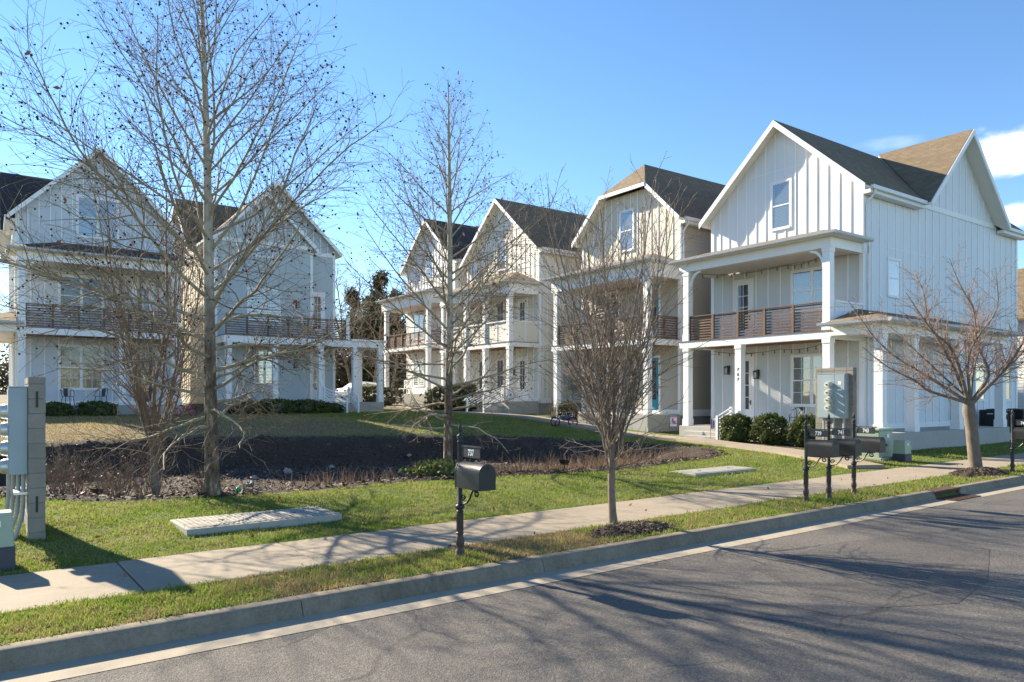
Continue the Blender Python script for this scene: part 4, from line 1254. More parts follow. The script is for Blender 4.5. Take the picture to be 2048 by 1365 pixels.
railing(hF, -1, (-7.0, .17), (-.1, .17), 5.42, 6.6, 'dark_metal' if False else 'rail_wood')
column(hF, -1, -7.12, .17, .2, 5.42, 6.75)
# low side extension of the deck
ex = MB(-1); ex.box(-9.45, -7.303, .0, .3, 5.02, 5.36); ex.box(-9.45, -9.17, .303, 3.6, 5.02, 5.36); ex.build('porch_beam', M['trim'], hF)
ex = MB(-1); ex.box(-9.6, -7.31, -.15, 3.8, 5.365, 5.48); ex.build('porch_roof', M['trim'], hF)
ex = MB(-1); ex.box(-9.45, -7.3, .0, 3.7, .4, 1.7); ex.build('porch_slab', M['slab'], hF, bevel=.02)
for x, y in ((-7.6, .17), (-9.25, .17), (-9.25, 3.3)): column(hF, -1, x, y, .3, 1.7, 5.02)
stF = MB(-1)
for i in range(4): stF.box(-7.0, -5.7, -.3 * (i + 1), -.3 * i - .002, .5, 1.55 - .17 * i)
stF.build('step', M['slab'], hF, bevel=.015)
stair_rail(hF, -1, (-5.6, -.1), (-6.4, -1.5), 1.72, 1.1, .9, 5); stair_rail(hF, -1, (-7.1, -.1), (-7.1, -1.5), 1.72, 1.1, .9, 5)

# far neighbour glimpsed beyond house A
nb = empty('neighbour_house', HP(A0 + 20.5, B0 - 1.0) + (0,), RA, 'neighbouring white lap sided house glimpsed at the right edge', 'house')
wall('front_wall', nb, 1, [M['wall_white'], M['trim']], Ff(0), [(-9, .1), (0, .1), (0, 6.2), (-9, 6.2)], 'lap')
wall('side_wall', nb, 1, [M['wall_white'], M['trim']], Fs(0), [(.003, .1), (9, .1), (9, 6.2), (.003, 6.2)], 'lap')
rb = MB(); rb.slab([(-9.4, -.4, 6.2), (.4, -.4, 6.2), (.4, 4.5, 9.6), (-9.4, 4.5, 9.6)], .12); rb.slab([(-9.4, 9.4, 6.2), (.4, 9.4, 6.2), (.4, 4.5, 9.6), (-9.4, 4.5, 9.6)], .12); rb.build('roof', M['shingle'], nb)
window(nb, 1, Ff(0), -2.2, -1.2, 2, 3.8)

# ------------------------------------------------------------------ bench on the far porch
o = bn.build('porch_bench', M['trim'], None, loc=hD.location, rotz=RA)
tag(o, 'white slatted bench on the porch of the farthest right hand house', 'bench')

# ------------------------------------------------------------------ mailboxes
def mailbox(root_xy, num, label, first):
    x, y = root_xy
    r = empty('mailbox', (x, y, .0), SA, label, 'mailbox', 'kerbside post mailboxes')
    p = MB()
    prof = [(.075, -.05), (.075, .02), (.062, .035), (.058, .08), (.047, .10), (.040, .125), (.050, .15), (.056, .19), (.050, .235), (.036, .28), (.038, .285), (.047, .295), (.047, .31), (.038, .32),
            (.039, .40), (.037, .56), (.044, .565), (.046, .58), (.036, .59), (.036, .60), (.055, .615), (.06, .635), (.052, .655), (.038, .665), (.036, .68), (.030, .69), (.0285, 1.42), (.032, 1.43), (.036, 1.435), (.036, 1.45), (.029, 1.455),
            (.029, 1.475), (.038, 1.485), (.040, 1.52), (.030, 1.53), (.017, 1.54), (.012, 1.56), (.020, 1.575), (.026, 1.60), (.024, 1.63), (.012, 1.665), (.003, 1.69)]
    p.lathe(prof, 14)
    for j in range(8):
        a = 2 * math.pi * (j + .5) / 8
        p.tube([(.039 * math.cos(a), .039 * math.sin(a), .33), (.037 * math.cos(a), .037 * math.sin(a), .55)], .007, 5)
    p.build('post', M['iron'], r, smooth=True)
    hw, y0, y1, z0, zt = .118, -.075, -.585, .895, 1.205
    zs = zt - hw; n = 14
    outl = [(-hw, z0), (hw, z0)] + [(hw * math.cos(math.pi * i / n), zs + hw * math.sin(math.pi * i / n)) for i in range(n + 1)]
    b = MB()
    b.prism(lambda p_, q, k: (p_, k, q), outl, y0, y1 + .012)
    o2 = [(x_ * 1.035, z0 - .004 + (z_ - z0) * 1.02) for x_, z_ in outl]
    b.prism(lambda p_, q, k: (p_, k, q), o2, y0 - .012, y0 + .012)
    bo = b.build('box_body', M['dark_metal'], r, smooth=True, bevel=.003)
    d = MB(); d.prism(lambda p_, q, k: (p_, k, q), o2, y1 - .010, y1 + .011)
    d.tube([(0, y1 - .010, zt - .03), (0, y1 - .035, zt - .03), (0, y1 - .035, zt - .06), (0, y1 - .010, zt - .06)], .006, 6)
    d.build('box_door', M['dark_metal'], r, smooth=True, bevel=.003)
    s = MB()
    s.fbox(lambda p_, q, k: (k, p_, q), -.44, -.07, 1.262, 1.378, -.006, .006)
    s.fbox(lambda p_, q, k: (k, p_, q), -.47, -.03, 1.385, 1.405, -.014, .014)
    s.fbox(lambda p_, q, k: (k, p_, q), -.12, -.10, 1.378, 1.385, -.004, .004); s.fbox(lambda p_, q, k: (k, p_, q), -.40, -.38, 1.378, 1.385, -.004, .004)
    s.tube([(0, -.02, 1.28), (0, -.07, 1.28)], .008, 6)
    sg = s.build('number_plate', M['sign_metal'], r)
    text_mesh('number', num, .105, M['ink'], sg, (-.0075, -.255, 1.318), (R(90), 0, R(-90)), .0015, .0035, 0, .82)
    text_mesh('number', num, .105, M['ink'], sg, (.0075, -.255, 1.318), (R(90), 0, R(90)), .0015, .0035, 0, .82)
    k = MB(); pts = []; rad = []
    def spiral(c, r0, a0, a1, r1, n=14):
        return [(0, c[0] + (r0 + (r1 - r0) * i / n) * math.cos(a0 + (a1 - a0) * i / n), c[1] + (r0 + (r1 - r0) * i / n) * math.sin(a0 + (a1 - a0) * i / n)) for i in range(n + 1)]
    lo = spiral((-.085, .745), .012, R(-60), R(-60 - 470), .055, 18)
    hi = spiral((-.375, .835), .050, R(65), R(65 - 420), .012, 18)
    mid = [(0, -.10, .682), (0, -.16, .70), (0, -.22, .76), (0, -.265, .83), (0, -.305, .875)]
    lo2 = spiral((-.075, .745), .010, R(90), R(90 + 450), .048, 18)
    k.tube(lo2, .010, 6); k.tube([(0, -.03, .665)] + mid + hi, .012, 6)
    k.box(-.03, .03, -.42, -.02, .872, .893)
    k.build('bracket', M['dark_metal'], r, smooth=True)
    f = MB(); f.box(hw + .004, hw + .012, -.50, -.30, 1.06, 1.075); f.box(hw + .004, hw + .012, -.335, -.30, 1.075, 1.10)
    f.build('flag', M['dark_metal'], r)
    return r
mailbox((-.65, 9.20), '737', 'black post mailbox with number plate 737, standing alone by the kerb', True)
mailbox((5.60, 14.02), '739', 'black post mailbox 739, nearest of the three set close together', False)
mailbox((6.19, 14.38), '741', 'black post mailbox 741, middle one of the three set close together', False)
mailbox((7.05, 15.18), '743', 'black post mailbox 743, farthest of the three, beside the green utility box', False)
mailbox((13.26, 19.5), '745', 'black post mailbox cut off by the right edge of the photo, past the spreading tree', False)

# ------------------------------------------------------------------ utility piers, cabinets, pedestals
def pier(x, y, zb, zt, L, label, brk):
    r = empty('block_pier', (x, y, 0), ANG_U, label, 'wall', 'concrete block utility walls')
    core = MB(); core.box(.008, .192, .008, L - .008, zb - .2, zt - .004); core.build('mortar_core', M['mortar'], r)
    b = MB(); rng = random.Random(int(x * 10)); q = zt; i = 0
    ch = .203; cap = .10
    b_c = MB()
    def course(mb, z0, z1, off):
        yy = 0.0
        cuts = [0] + [c for c in np.arange(off, L, .405) if .06 < c < L - .06] + [L]
        for a, c in zip(cuts[:-1], cuts[1:]):
            j = rng.uniform(-.003, .003)
            mb.box(j, .2 + j, a + (.005 if a else 0), c - (.005 if c < L else 0), z0 + .005, z1 - .004)
    course(b, zt - cap, zt, .2)
    z = zt - cap
    while z > zb - .15:
        course(b, z - ch, z, .405 if i % 2 else .2025)
        z -= ch; i += 1
    b.build('block', M['block'], r, bevel=.006)
    s = MB()
    for zz in (zt - .42, zt - 1.85): s.box(.085, .115, -.006, -.0035, zz, zz + .22)
    s.build('core_slot', M['ball_black'], r)
    return r
def meter_cabinet(x, y, z0, z1, y0, y1, meters, my, label, n_cond, zg, bend):
    r = empty('meter_cabinet', (x, y, 0), ANG_U, label, 'meter cabinet', 'electric meter cabinets')
    c = MB(); dp = .21
    c.box(-dp - .004, -.004, y0, y1, z0, z1)
    c.box(-dp - .012, -.002, y0 - .012, y1 + .012, z1 + .0005, z1 + .018)
    c.build('cabinet_body', M['panel_grey'], r, bevel=.006)
    p = MB(); ym = my + .2
    p.box(-dp - .012, -dp - .0045, y0 + .02, my - .16, z0 + .02, z1 - .02); p.box(-dp - .012, -dp - .0045, my - .15, y1 - .02, z0 + .02, z1 - .02)
    p.box(-dp - .02, -dp - .012, y0 + .05, y0 + .09, (z0 + z1) / 2 - .04, (z0 + z1) / 2 + .06)
    p.build('cabinet_door', M['panel_grey'], r, bevel=.004)
    st_ = MB(); st_.box(-dp - .0155, -dp - .0125, y0 + .12, y0 + .22, z1 - .32, z1 - .22); st_.build('sticker', M['ink'], r); st_ = MB(); st_.box(-dp - .0155, -dp - .0125, y0 + .10, y0 + .24, z1 - .50, z1 - .45)
    st_.build('sticker', M['ink'], r)
    for k, zz in enumerate(meters):
        m = MB()
        pr = [(.105, 0), (.105, .045), (.098, .055), (.098, .075)]
        V0 = []
        def lat(mb, prof, kk=18):
            vs = [(-dp - .012 - h, my + rr * math.cos(2 * math.pi * j / kk), zz + rr * math.sin(2 * math.pi * j / kk)) for rr, h in prof for j in range(kk)]
            n = len(prof)
            fs = [(i * kk + j, i * kk + (j + 1) % kk, (i + 1) * kk + (j + 1) % kk, (i + 1) * kk + j) for i in range(n - 1) for j in range(kk)] + [tuple((n - 1) * kk + j for j in range(kk))]
            mb.add(vs, fs)
        lat(m, pr)
        m.box(-dp - .05, -dp - .014, my + .10, my + .16, zz - .02, zz + .05)
        mo_ = m.build('meter', M['bright_metal'], r, smooth=True)
        g = MB(); lat(g, [(.088, .07), (.086, .15), (.078, .172), (.0, .176)]); g.build('meter_glass', M['glassy_meter'], mo_, smooth=True)
        f = MB(); f.box(-dp - .196, -dp - .1895, my - .03, my + .03, zz - .005, zz + .03); f.build('meter_dial', M['ball_black'], mo_)
    for i in range(n_cond):
        yy = y0 + .10 + i * (y1 - y0 - .25) / max(1, n_cond - 1); t = MB()
        zc = zg - .1
        xc = -.05 - (.052 * i if bend > .2 else .06); bd = bend * (.7 + .12 * i)
        t.tube([(xc, yy, z0 + .0), (xc, yy, z0 - (z0 - zg) * .40), (xc - bd * .08, yy, z0 - (z0 - zg) * .62), (xc - bd * .40, yy, z0 - (z0 - zg) * .86), (xc - bd * .9, yy, zc)], .027 if bend > .2 else .035, 8)
        t.build('conduit', M['conduit'], r, smooth=True)
    s = MB(); s.box(-.16, -.002, y0 + .04, y1 - .12, zg + (z0 - zg) * .70, zg + (z0 - zg) * .70 + .035); s.build('conduit_strap', M['bright_metal'], r)
    return r
pxl, pyl = -6.40 - .2 * U[0], 10.10 - .2 * U[1]
pier(pxl, pyl, 0, 2.28, 1.25, 'grey concrete block utility wall at the left edge, its narrow end facing the street', 0)
meter_cabinet(pxl, pyl, .95, 2.13, .06, 1.0, (1.80, 1.55, 1.29, 1.04), .45, 'grey meter cabinet seen from its side at the left edge, above four bending conduits', 4, .02, .26)
pxr, pyr = 10.2, 22.0
pier(pxr, pyr, .05, 2.90, 1.23, 'tan concrete block utility wall in front of the white corner house', 1)
meter_cabinet(pxr, pyr, 1.36, 2.70, .13, 1.03, (2.37, 2.13, 1.90, 1.67), .62, 'grey meter cabinet with four round meters in a column before the corner house', 3, .1, .0)
def tapered(mb, x0, x1, y0, y1, z0, z1, tp, mi=0):
    mb.add([(x0, y0, z0), (x1, y0, z0), (x1, y1, z0), (x0, y1, z0), (x0 + tp, y0 + tp, z1), (x1 - tp, y0 + tp, z1), (x1 - tp, y1 - tp, z1), (x0 + tp, y1 - tp, z1)],
           [(0, 3, 2, 1), (4, 5, 6, 7), (0, 1, 5, 4), (1, 2, 6, 5), (2, 3, 7, 6), (3, 0, 4, 7)], mi)
def pedestal(x, y, z, w, h, hb, label):
    r = empty('utility_pedestal', (x, y, z), ANG_U, label, 'utility box', 'small green utility pedestals')
    b = MB(); tapered(b, -w / 2 - .015, w / 2 + .015, -w / 2 - .015, w / 2 + .015, -.08, hb, .008); b.build('base', M['dark_base'], r, bevel=.008)
    c = MB(); tapered(c, -w / 2, w / 2, -w / 2, w / 2, hb + .001, h, .018); c.build('cover', M['green_box'], r, bevel=.015)
    s = MB(); s.box(-.04, .04, -w / 2 + .004, -w / 2 + .013, h - .16, h - .09); s.build('sticker', M['ink'], r)
    return r
pedestal(-5.99, 8.55, .01, .34, .66, .26, 'small green utility pedestal with dark base at the left edge')
pedestal(11.95, 22.55, .03, .38, .66, .24, 'small green utility pedestal with dark base beside the larger green box')
tr = empty('transformer_box', (11.38, 23.15, .08), ANG_U, 'large pale green utility transformer box behind mailbox 743', 'utility box')
b = MB(); b.box(-.5, .5, -.5, .5, -.25, .06); b.build('base_pad', M['slab'], tr, bevel=.01)
b = MB(); tapered(b, -.42, .42, -.40, .42, .061, .88, .02); b.build('cabinet_body', M['green_box'], tr, bevel=.015)
b = MB(); b.box(-.44, .44, -.42, .44, .881, .96); b.build('lid', M['green_box'], tr, bevel=.02)
b = MB(); b.box(.02, .16, -.405, -.394, .66, .78)
b.build('sticker', M['ink'], tr)
b = MB(); b.box(-.05, .05, -.415, -.398, .40, .47); b.build('latch', M['dark_metal'], tr)

def vault(x0, x1, y0, y1, zb, zt, label):
    cx, cy = SP((x0 + x1) / 2, (y0 + y1) / 2); w, h = (x1 - x0) / 2, (y1 - y0) / 2
    r = empty('vault_lid', (cx, cy, 0), SA, label, 'utility vault', 'concrete utility vault lids')
    b = MB(); b.box(-w, w, -h, h, zb, zt); b.build('rim', M['vault'], r, bevel=.012)
    n = 46; gap = 2 * (w - .06) / n
    for s0, s1 in ((-w + .06, -.01), (.01, w - .06)):
        g = MB(); g.box(s0, s1, -h + .06, h - .06, zt + .0005, zt + .004, 1)
        k = int((s1 - s0) / .075)
        for i in range(k): xx = s0 + (i + .5) * (s1 - s0) / k; g.box(xx - .024, xx + .024, -h + .07, h - .07, zt + .004, zt + .0125)
        lid = g.build('lid', [M['vault'], M['sidewalk']], r)
        hd = MB(); hd.lathe([(.05, .012), (.05, .0155), (.02, .016)], 12, ((s0 + s1) / 2, 0, zt)); hd.build('lifting_eye', M['ball_black'], lid)
    return r
vault(2.62, 4.97, 11.10, 12.17, -.1, .122, 'raised concrete utility vault lid in the lawn near the left sidewalk')
vault(14.4, 16.9, 11.6, 12.45, -.1, .125, 'flush concrete utility vault lid in the lawn by the mulch tip')

# ------------------------------------------------------------------ storm drain
dr = empty('storm_drain', SP(DRAIN_A, 0) + (0,), SA, 'rust brown cast iron storm drain inlet set into the kerb', 'drain')
b = MB(); b.box(-.6, .6, 6.94, 7.24, -.03, .026); b.box(-.6, -.5, 6.96, 7.4, -.3, -.031); b.box(.5, .6, 6.96, 7.4, -.3, -.031); b.build('hood', M['rust'], dr, bevel=.012)
b = MB(); b.box(-.5, .5, 7.3, 7.32, -.4, -.032); b.build('throat', M['ball_black'], dr)
b = MB(); b.box(-.62, .62, 6.55, 6.928, -.20, -.118)
for i in range(12): b.box(-.55 + i * .095, -.50 + i * .095, 6.6, 6.9, -.1175, -.110)
b.build('grate', M['rust'], dr)

# ------------------------------------------------------------------ air conditioners behind the side porch
def LA(x, y, root=hA): 
    m = Matrix.Rotation(root.rotation_euler[2], 4, 'Z'); v = m @ Vector((x, y, 0)); return (root.location.x + v.x, root.location.y + v.y)
def ac(x, y, label):
    X, Y = LA(x, y)
    r = empty('air_conditioner', (X, Y, .45), RA, label, 'air conditioner', 'air conditioners beside the corner house')
    b = MB(); b.box(-.5, .5, -.5, .5, -.6, .0); b.build('pad', M['slab'], r)
    b = MB(); b.box(-.40, .40, -.40, .40, .02, .95); b.build('coil', M['ball_black'], r)
    b = MB()
    for i in range(15):
        t = -.41 + i * .0586
        for s in (-1, 1): b.box(t - .007, t + .007, s * .425 - .008, s * .425 + .008, .04, .94); b.box(s * .425 - .008, s * .425 + .008, t - .007, t + .007, .04, .94)
    for sx in (-1, 1):
        for sy in (-1, 1): b.box(sx * .425 - .035, sx * .425 + .035, sy * .425 - .035, sy * .425 + .035, .0, .955)
    b.box(-.45, .45, -.45, .45, .956, 1.0)
    b.build('grille', M['sign_metal'], r)
    b = MB(); b.lathe([(.34, 1.001), (.34, 1.03), (.05, 1.05)], 20); b.build('fan_guard', M['dark_metal'], r, smooth=True)
    b = MB(); b.box(.447, .456, -.16, .06, .80, .85); b.box(-.14, .10, -.456, -.447, .80, .85); b.build('badge', M['bright_metal'], r)
ac(.85, 11.5, 'black air conditioner nearest the end of the side porch of the corner house')
ac(1.0, 13.35, 'black air conditioner farther back beside the corner house, by the right edge')

# ------------------------------------------------------------------ porch chair, string lights, planter, flags
X, Y = LA(-2.35, 1.5)
ch = empty('porch_chair', (X, Y, .76), RA + R(165), 'dark metal cafe chair on the porch of the white corner house', 'chair')
b = MB(); b.box(-.19, .19, -.19, .19, .43, .455); b.build('seat', M['sign_metal'], ch, bevel=.01)
for sx in (-1, 1):
    for sy in (-1, 1): b = MB(); b.tube([(sx * .17, sy * .17, .43), (sx * .22, sy * .22, 0)], .017, 6); b.build('leg', M['sign_metal'], ch)
b = MB(); b.tube([(-.19, -.17, .44), (-.21, -.22, .66), (-.25, -.2, .80), (-.19, -.25, .84), (.19, -.25, .84), (.25, -.2, .80), (.21, -.22, .66), (.19, -.17, .44)], .015, 6)
b.tube([(-.25, -.2, .8), (-.26, .05, .68), (-.22, .17, .44)], .013, 6); b.tube([(.25, -.2, .8), (.26, .05, .68), (.22, .17, .44)], .013, 6)
b.add([(-.09, -.19, .455), (.09, -.19, .455), (.11, -.25, .835), (-.11, -.25, .835), (-.09, -.18, .455), (.09, -.18, .455), (.11, -.24, .835), (-.11, -.24, .835)], [(0, 3, 2, 1), (4, 5, 6, 7), (0, 1, 5, 4), (1, 2, 6, 5), (2, 3, 7, 6), (3, 0, 4, 7)])
b.build('backrest', M['sign_metal'], ch)
def string_light(pts, sag, label, root, nb):
    r = empty('string_light', root.location, root.rotation_euler[2], label, 'string lights', 'string lights under the balcony roofs')
    w = MB(); bulbs = []
    for (p, q) in zip(pts[:-1], pts[1:]):
        p, q = Vector(p), Vector(q); n = 12; L = []
        for i in range(n + 1):
            t = i / n; v = p.lerp(q, t); v.z -= sag * 4 * t * (1 - t); L.append(tuple(v))
        w.tube(L, .009, 4)
        for i in range(nb):
            t = (i + .5) / nb; v = p.lerp(q, t); v.z -= sag * 4 * t * (1 - t); bulbs.append(v)
    w.build('wire', M['ball_black'], r)
    for v in bulbs:
        b = MB(); b.lathe([(.018, .0), (.018, -.06), (.012, -.062)], 8, tuple(v)); so = b.build('bulb_socket', M['ball_black'], r)
        b = MB(); b.lathe([(.014, -.063), (.030, -.09), (.032, -.115), (.018, -.145), (.003, -.15)], 8, tuple(v)); b.build('bulb', M['warm_bulb'], so, smooth=True)
string_light([(-6.6, .5, 7.38), (-3.2, 2.0, 7.42), (-.4, .5, 7.36)], .16, 'black string lights with hanging bulbs under the upper balcony roof of the white corner house', hA, 6)
string_light([(-6.6, 1.7, 4.05), (-3.4, 2.0, 4.0), (-.4, .6, 4.08)], .14, 'black string lights with hanging bulbs under the balcony by the 767 post', hA, 6)

def leaf_cloud(name, par, pts, size, mat, rng, flat=.0):
    n = len(pts)
    th = rng.uniform(0, 6.28, n); ph = np.arccos(rng.uniform(-1, 1, n))
    d1 = np.stack([np.cos(th) * np.sin(ph), np.sin(th) * np.sin(ph), np.cos(ph)], -1)
    r2 = rng.normal(0, 1, (n, 3)); d2 = np.cross(d1, r2); d2 /= np.linalg.norm(d2, axis=1)[:, None]
    s = size * rng.uniform(.6, 1.35, n)[:, None]
    vs = np.stack([pts - d1 * s, pts + d2 * s * .45, pts + d1 * s, pts - d2 * s * .45], 1).reshape(-1, 3)
    return raw_mesh(name, vs, np.arange(4 * n).reshape(-1, 4), mat, par)
def bush(name, x, y, z, rx, ry, h, n, size, mat, seed, label, group=None, flat_top=True, cat='shrub', lump=.24):
    r = empty(name, (x, y, z), 0, label, cat, group)
    rng = np.random.RandomState(seed)
    d = rng.normal(0, 1, (n, 3)); d /= np.linalg.norm(d, axis=1)[:, None]
    rad = rng.uniform(.72, 1.0, n) ** .5
    f = 1 + lump * np.sin(d[:, 0] * 5 + seed) * np.cos(d[:, 1] * 6 + d[:, 2] * 5) + rng.normal(0, .04, n)
    f += (rng.uniform(0, 1, n) > .93) * rng.uniform(0, .2, n)
    p = d * (rad * f)[:, None]
    if flat_top: p[:, 2] = np.sign(p[:, 2]) * np.abs(p[:, 2]) ** .75
    pts = np.stack([p[:, 0] * rx, p[:, 1] * ry, h / 2 + p[:, 2] * h / 2], -1)
    leaf_cloud('foliage', r, pts, size, mat, rng)
    k = 300; q = rng.normal(0, 1, (k, 3)); q /= np.linalg.norm(q, axis=1)[:, None]; q *= rng.uniform(.2, .75, k)[:, None]
    s = MB()
    for i in range(14):
        a = 2 * math.pi * i / 14; s.tube([(.05 * math.cos(a), .05 * math.sin(a), -.05), (rx * .4 * math.cos(a), ry * .4 * math.sin(a), h * .45), (rx * .75 * math.cos(a + .3), ry * .75 * math.sin(a + .3), h * .75)], [.018, .012, .005], 5)
    s.build('stem', M['bark_brown'], r)
    ip = np.stack([q[:, 0] * rx, q[:, 1] * ry, h / 2 + q[:, 2] * h / 2], -1)
    return r
for i, (a, b_, w, lb) in enumerate(((23.95, 18.45, .60, 'round clipped hedge bush left of the three in front of the corner house porch'),
                                    (24.0, 16.95, .62, 'round clipped hedge bush in the middle of the three before the corner house porch'),
                                    (24.05, 15.40, .62, 'round clipped hedge bush right of the three, behind mailbox 739'))):
    x, y = HP(a, b_)
    bush('hedge_bush', x, y, h1(x, y) + .02, w, w, 1.12 - .06 * (i == 0), 5200, .055, M['leaf_dark'], 11 + i, lb, 'clipped hedge bushes')
x, y = HP(23.7, 38.3); bush('evergreen_bush', x, y, h1(x, y), .95, .95, 1.7, 3800, .10, M['leaf_olive'], 21, 'pointed dark evergreen bush beside the stairs of the cream house', 'courtyard bushes', lump=.25)
x, y = HP(23.4, 40.6); bush('evergreen_bush', x, y, h1(x, y), .9, .9, 1.5, 2500, .10, M['leaf_olive'], 22, 'loose grey green bush left of the pointed bush by the cream house', 'courtyard bushes', lump=.3)
x, y = HP(22.6, 48.5); bush('evergreen_bush', x, y, h1(x, y), 1.8, 1.2, 1.3, 3000, .11, M['leaf_olive'], 23, 'wide rounded bush in front of the farthest right hand house', 'courtyard bushes', lump=.3)
x, y = HP(24.0, 28.8); bush('evergreen_bush', x, y, h1(x, y), .5, .5, 1.0, 1500, .06, M['leaf_olive'], 24, 'thin olive bush at the foot of the porch of the clipped gable house', 'courtyard bushes', lump=.3)
for i, (u_, w, h_) in enumerate(((11.2, .9, .75), (12.9, 1.1, .85), (14.6, 1.2, .8), (16.0, .8, .6))):
    x, y = HP(u_, 40.6)
    bush('low_shrub', x, y, h1(x, y) - .05, w, .6, h_, 1800, .08, M['leaf_dark'], 31 + i, ['low dark shrub at the left end of the row before the sage house', 'low dark shrub, second from the left before the sage house', 'low dark shrub, third from the left before the sage house', 'small low dark shrub by the steps of the sage house'][i], 'low shrubs along the house fronts')
for i, (u_, w, h_) in enumerate(((2.6, .75, .7), (4.3, .9, .75))):
    x, y = HP(u_, 40.7)
    bush('low_shrub', x, y, h1(x, y) - .05, w, .6, h_, 1600, .08, M['leaf_dark'], 41 + i, ['low dark green shrub under the left porch of the pale blue house', 'low dark green shrub under the middle of the pale blue house porch'][i], 'low shrubs along the house fronts')
x, y = -1.75, 17.3; bush('laurel_clump', x, y, h1(x, y) + .02, .62, .45, .42, 620, .085, M['leaf_dark'], 51, 'low glossy green clump at the lawn edge in front of the middle tree', lump=.35, flat_top=False)

# ------------------------------------------------------------------ twiggy winter shrubs and dry stems
def twig_shrub(x, y, r0, h, n, seed, label, spread=1.0):
    r = empty('bare_shrub', (x, y, h1(x, y) + .02), 0, label, 'shrub', 'bare brown winter shrubs')
    rng = random.Random(seed); s = MB()
    for i in range(int(n * .6)):
        a = rng.uniform(0, 6.28); sp = rng.uniform(.1, 1) * r0 * spread; hh = h * rng.uniform(.55, 1.05)
        b0 = Vector((rng.gauss(0, .10), rng.gauss(0, .10), -.03))
        b1 = b0 + Vector((math.cos(a) * sp * .5 + rng.gauss(0, .04), math.sin(a) * sp * .5 + rng.gauss(0, .04), hh * .55))
        b2 = b0 + Vector((math.cos(a) * sp + rng.gauss(0, .06), math.sin(a) * sp + rng.gauss(0, .06), hh))
        s.tube([b0, b1, b2], [.008, .006, .003], 3, cap=False)
        for k in range(4):
            t = rng.uniform(.3, .9); p = b0.lerp(b2, t) * .5 + b1 * .5 if t < .6 else b1.lerp(b2, rng.random())
            q = p + Vector((rng.gauss(0, .12), rng.gauss(0, .12), rng.uniform(.05, .22)))
            s.tube([p, q], [.0045, .0025], 3, cap=False)
    s.build('stem', M['twig_brown'], r)
    rr = np.random.RandomState(seed); k = 120
    pts = np.stack([rr.normal(0, r0 * .45, k), rr.normal(0, r0 * .45, k), rr.uniform(.05, .9, k) * h], -1)
    leaf_cloud('withered_leaf', r, pts, .028, M['pale_leaf'], rr)['kind'] = 'stuff'
    return r
twig_shrub(-8.75, 14.15, .45, 1.0, 70, 1, 'bare brown shrub just right of the left block wall')
twig_shrub(-8.35, 15.6, .75, 1.35, 110, 2, 'broad bare brown shrub between the block wall and the many stemmed tree')
twig_shrub(-9.6, 16.2, .75, 1.35, 90, 8, 'bare brown shrub half hidden behind the left block wall')
twig_shrub(-8.05, 16.4, .55, 1.35, 80, 3, 'upright bare brown shrub just left of the many stemmed tree trunk')
twig_shrub(-7.0, 16.8, .5, .95, 60, 4, 'short bare brown shrub just right of the many stemmed tree trunk')
twig_shrub(-7.55, 13.85, .4, .6, 22, 5, 'small sparse bare shrub at the front edge of the mulch bed')
x, y = HP(23.9, 29.9); twig_shrub(x, y, .7, 1.1, 70, 6, 'bare twiggy shrub beside the porch corner of the clipped gable house')
x, y = HP(23.9, 27.2); twig_shrub(x, y, .7, 1.0, 60, 7, 'bare twiggy shrub in front of the middle of the clipped gable house porch')
def stems(name, label, pts, hmin, hmax, mat, seed):
    rng = np.random.RandomState(seed); n = len(pts)
    h = rng.uniform(hmin, hmax, n); a = rng.uniform(0, 6.28, n); ln = rng.uniform(.1, .7, n) * h
    w = .006 + .004 * rng.random_sample(n); wa = rng.uniform(0, 6.28, n)
    e = np.stack([np.cos(wa), np.sin(wa), 0 * wa], -1) * w[:, None]
    d = np.stack([np.cos(a) * ln, np.sin(a) * ln, h], -1)
    m = pts + d * np.array([.35, .35, .6]); t = pts + d
    vs = np.stack([pts - e, pts + e, m + e * .7, m - e * .7, t + e * .2, t - e * .2], 1).reshape(-1, 3)
    k = np.arange(n)[:, None] * 6
    F = np.concatenate([k + [0, 1, 2, 3], k + [3, 2, 4, 5]], 0)
    o = raw_mesh(name, vs, F, mat); tag(o, label, 'dry grass', kind='stuff'); return o
rng = np.random.RandomState(77)
def basin_pts(n, ac_, bc, ra, rb_):
    a = rng.normal(ac_, ra, n); b = rng.normal(bc, rb_, n); ok = basin_dist(a, b) > .3
    a, b = a[ok], b[ok]; x = a * U[0] + b * V[0]; y = a * U[1] + b * V[1]
    return np.stack([x, y, hz(x, y) + .02], -1)
P_ = np.concatenate([basin_pts(1500, 12.5, 16.2, 1.7, .9), basin_pts(900, 15.5, 16.8, 1.3, .9), basin_pts(260, 8.0, 19.0, .8, .5)])
stems('dry_stem', 'tangle of dry red brown stems standing in the bottom of the mulch basin', P_, .15, .62, M['reed'], 5)

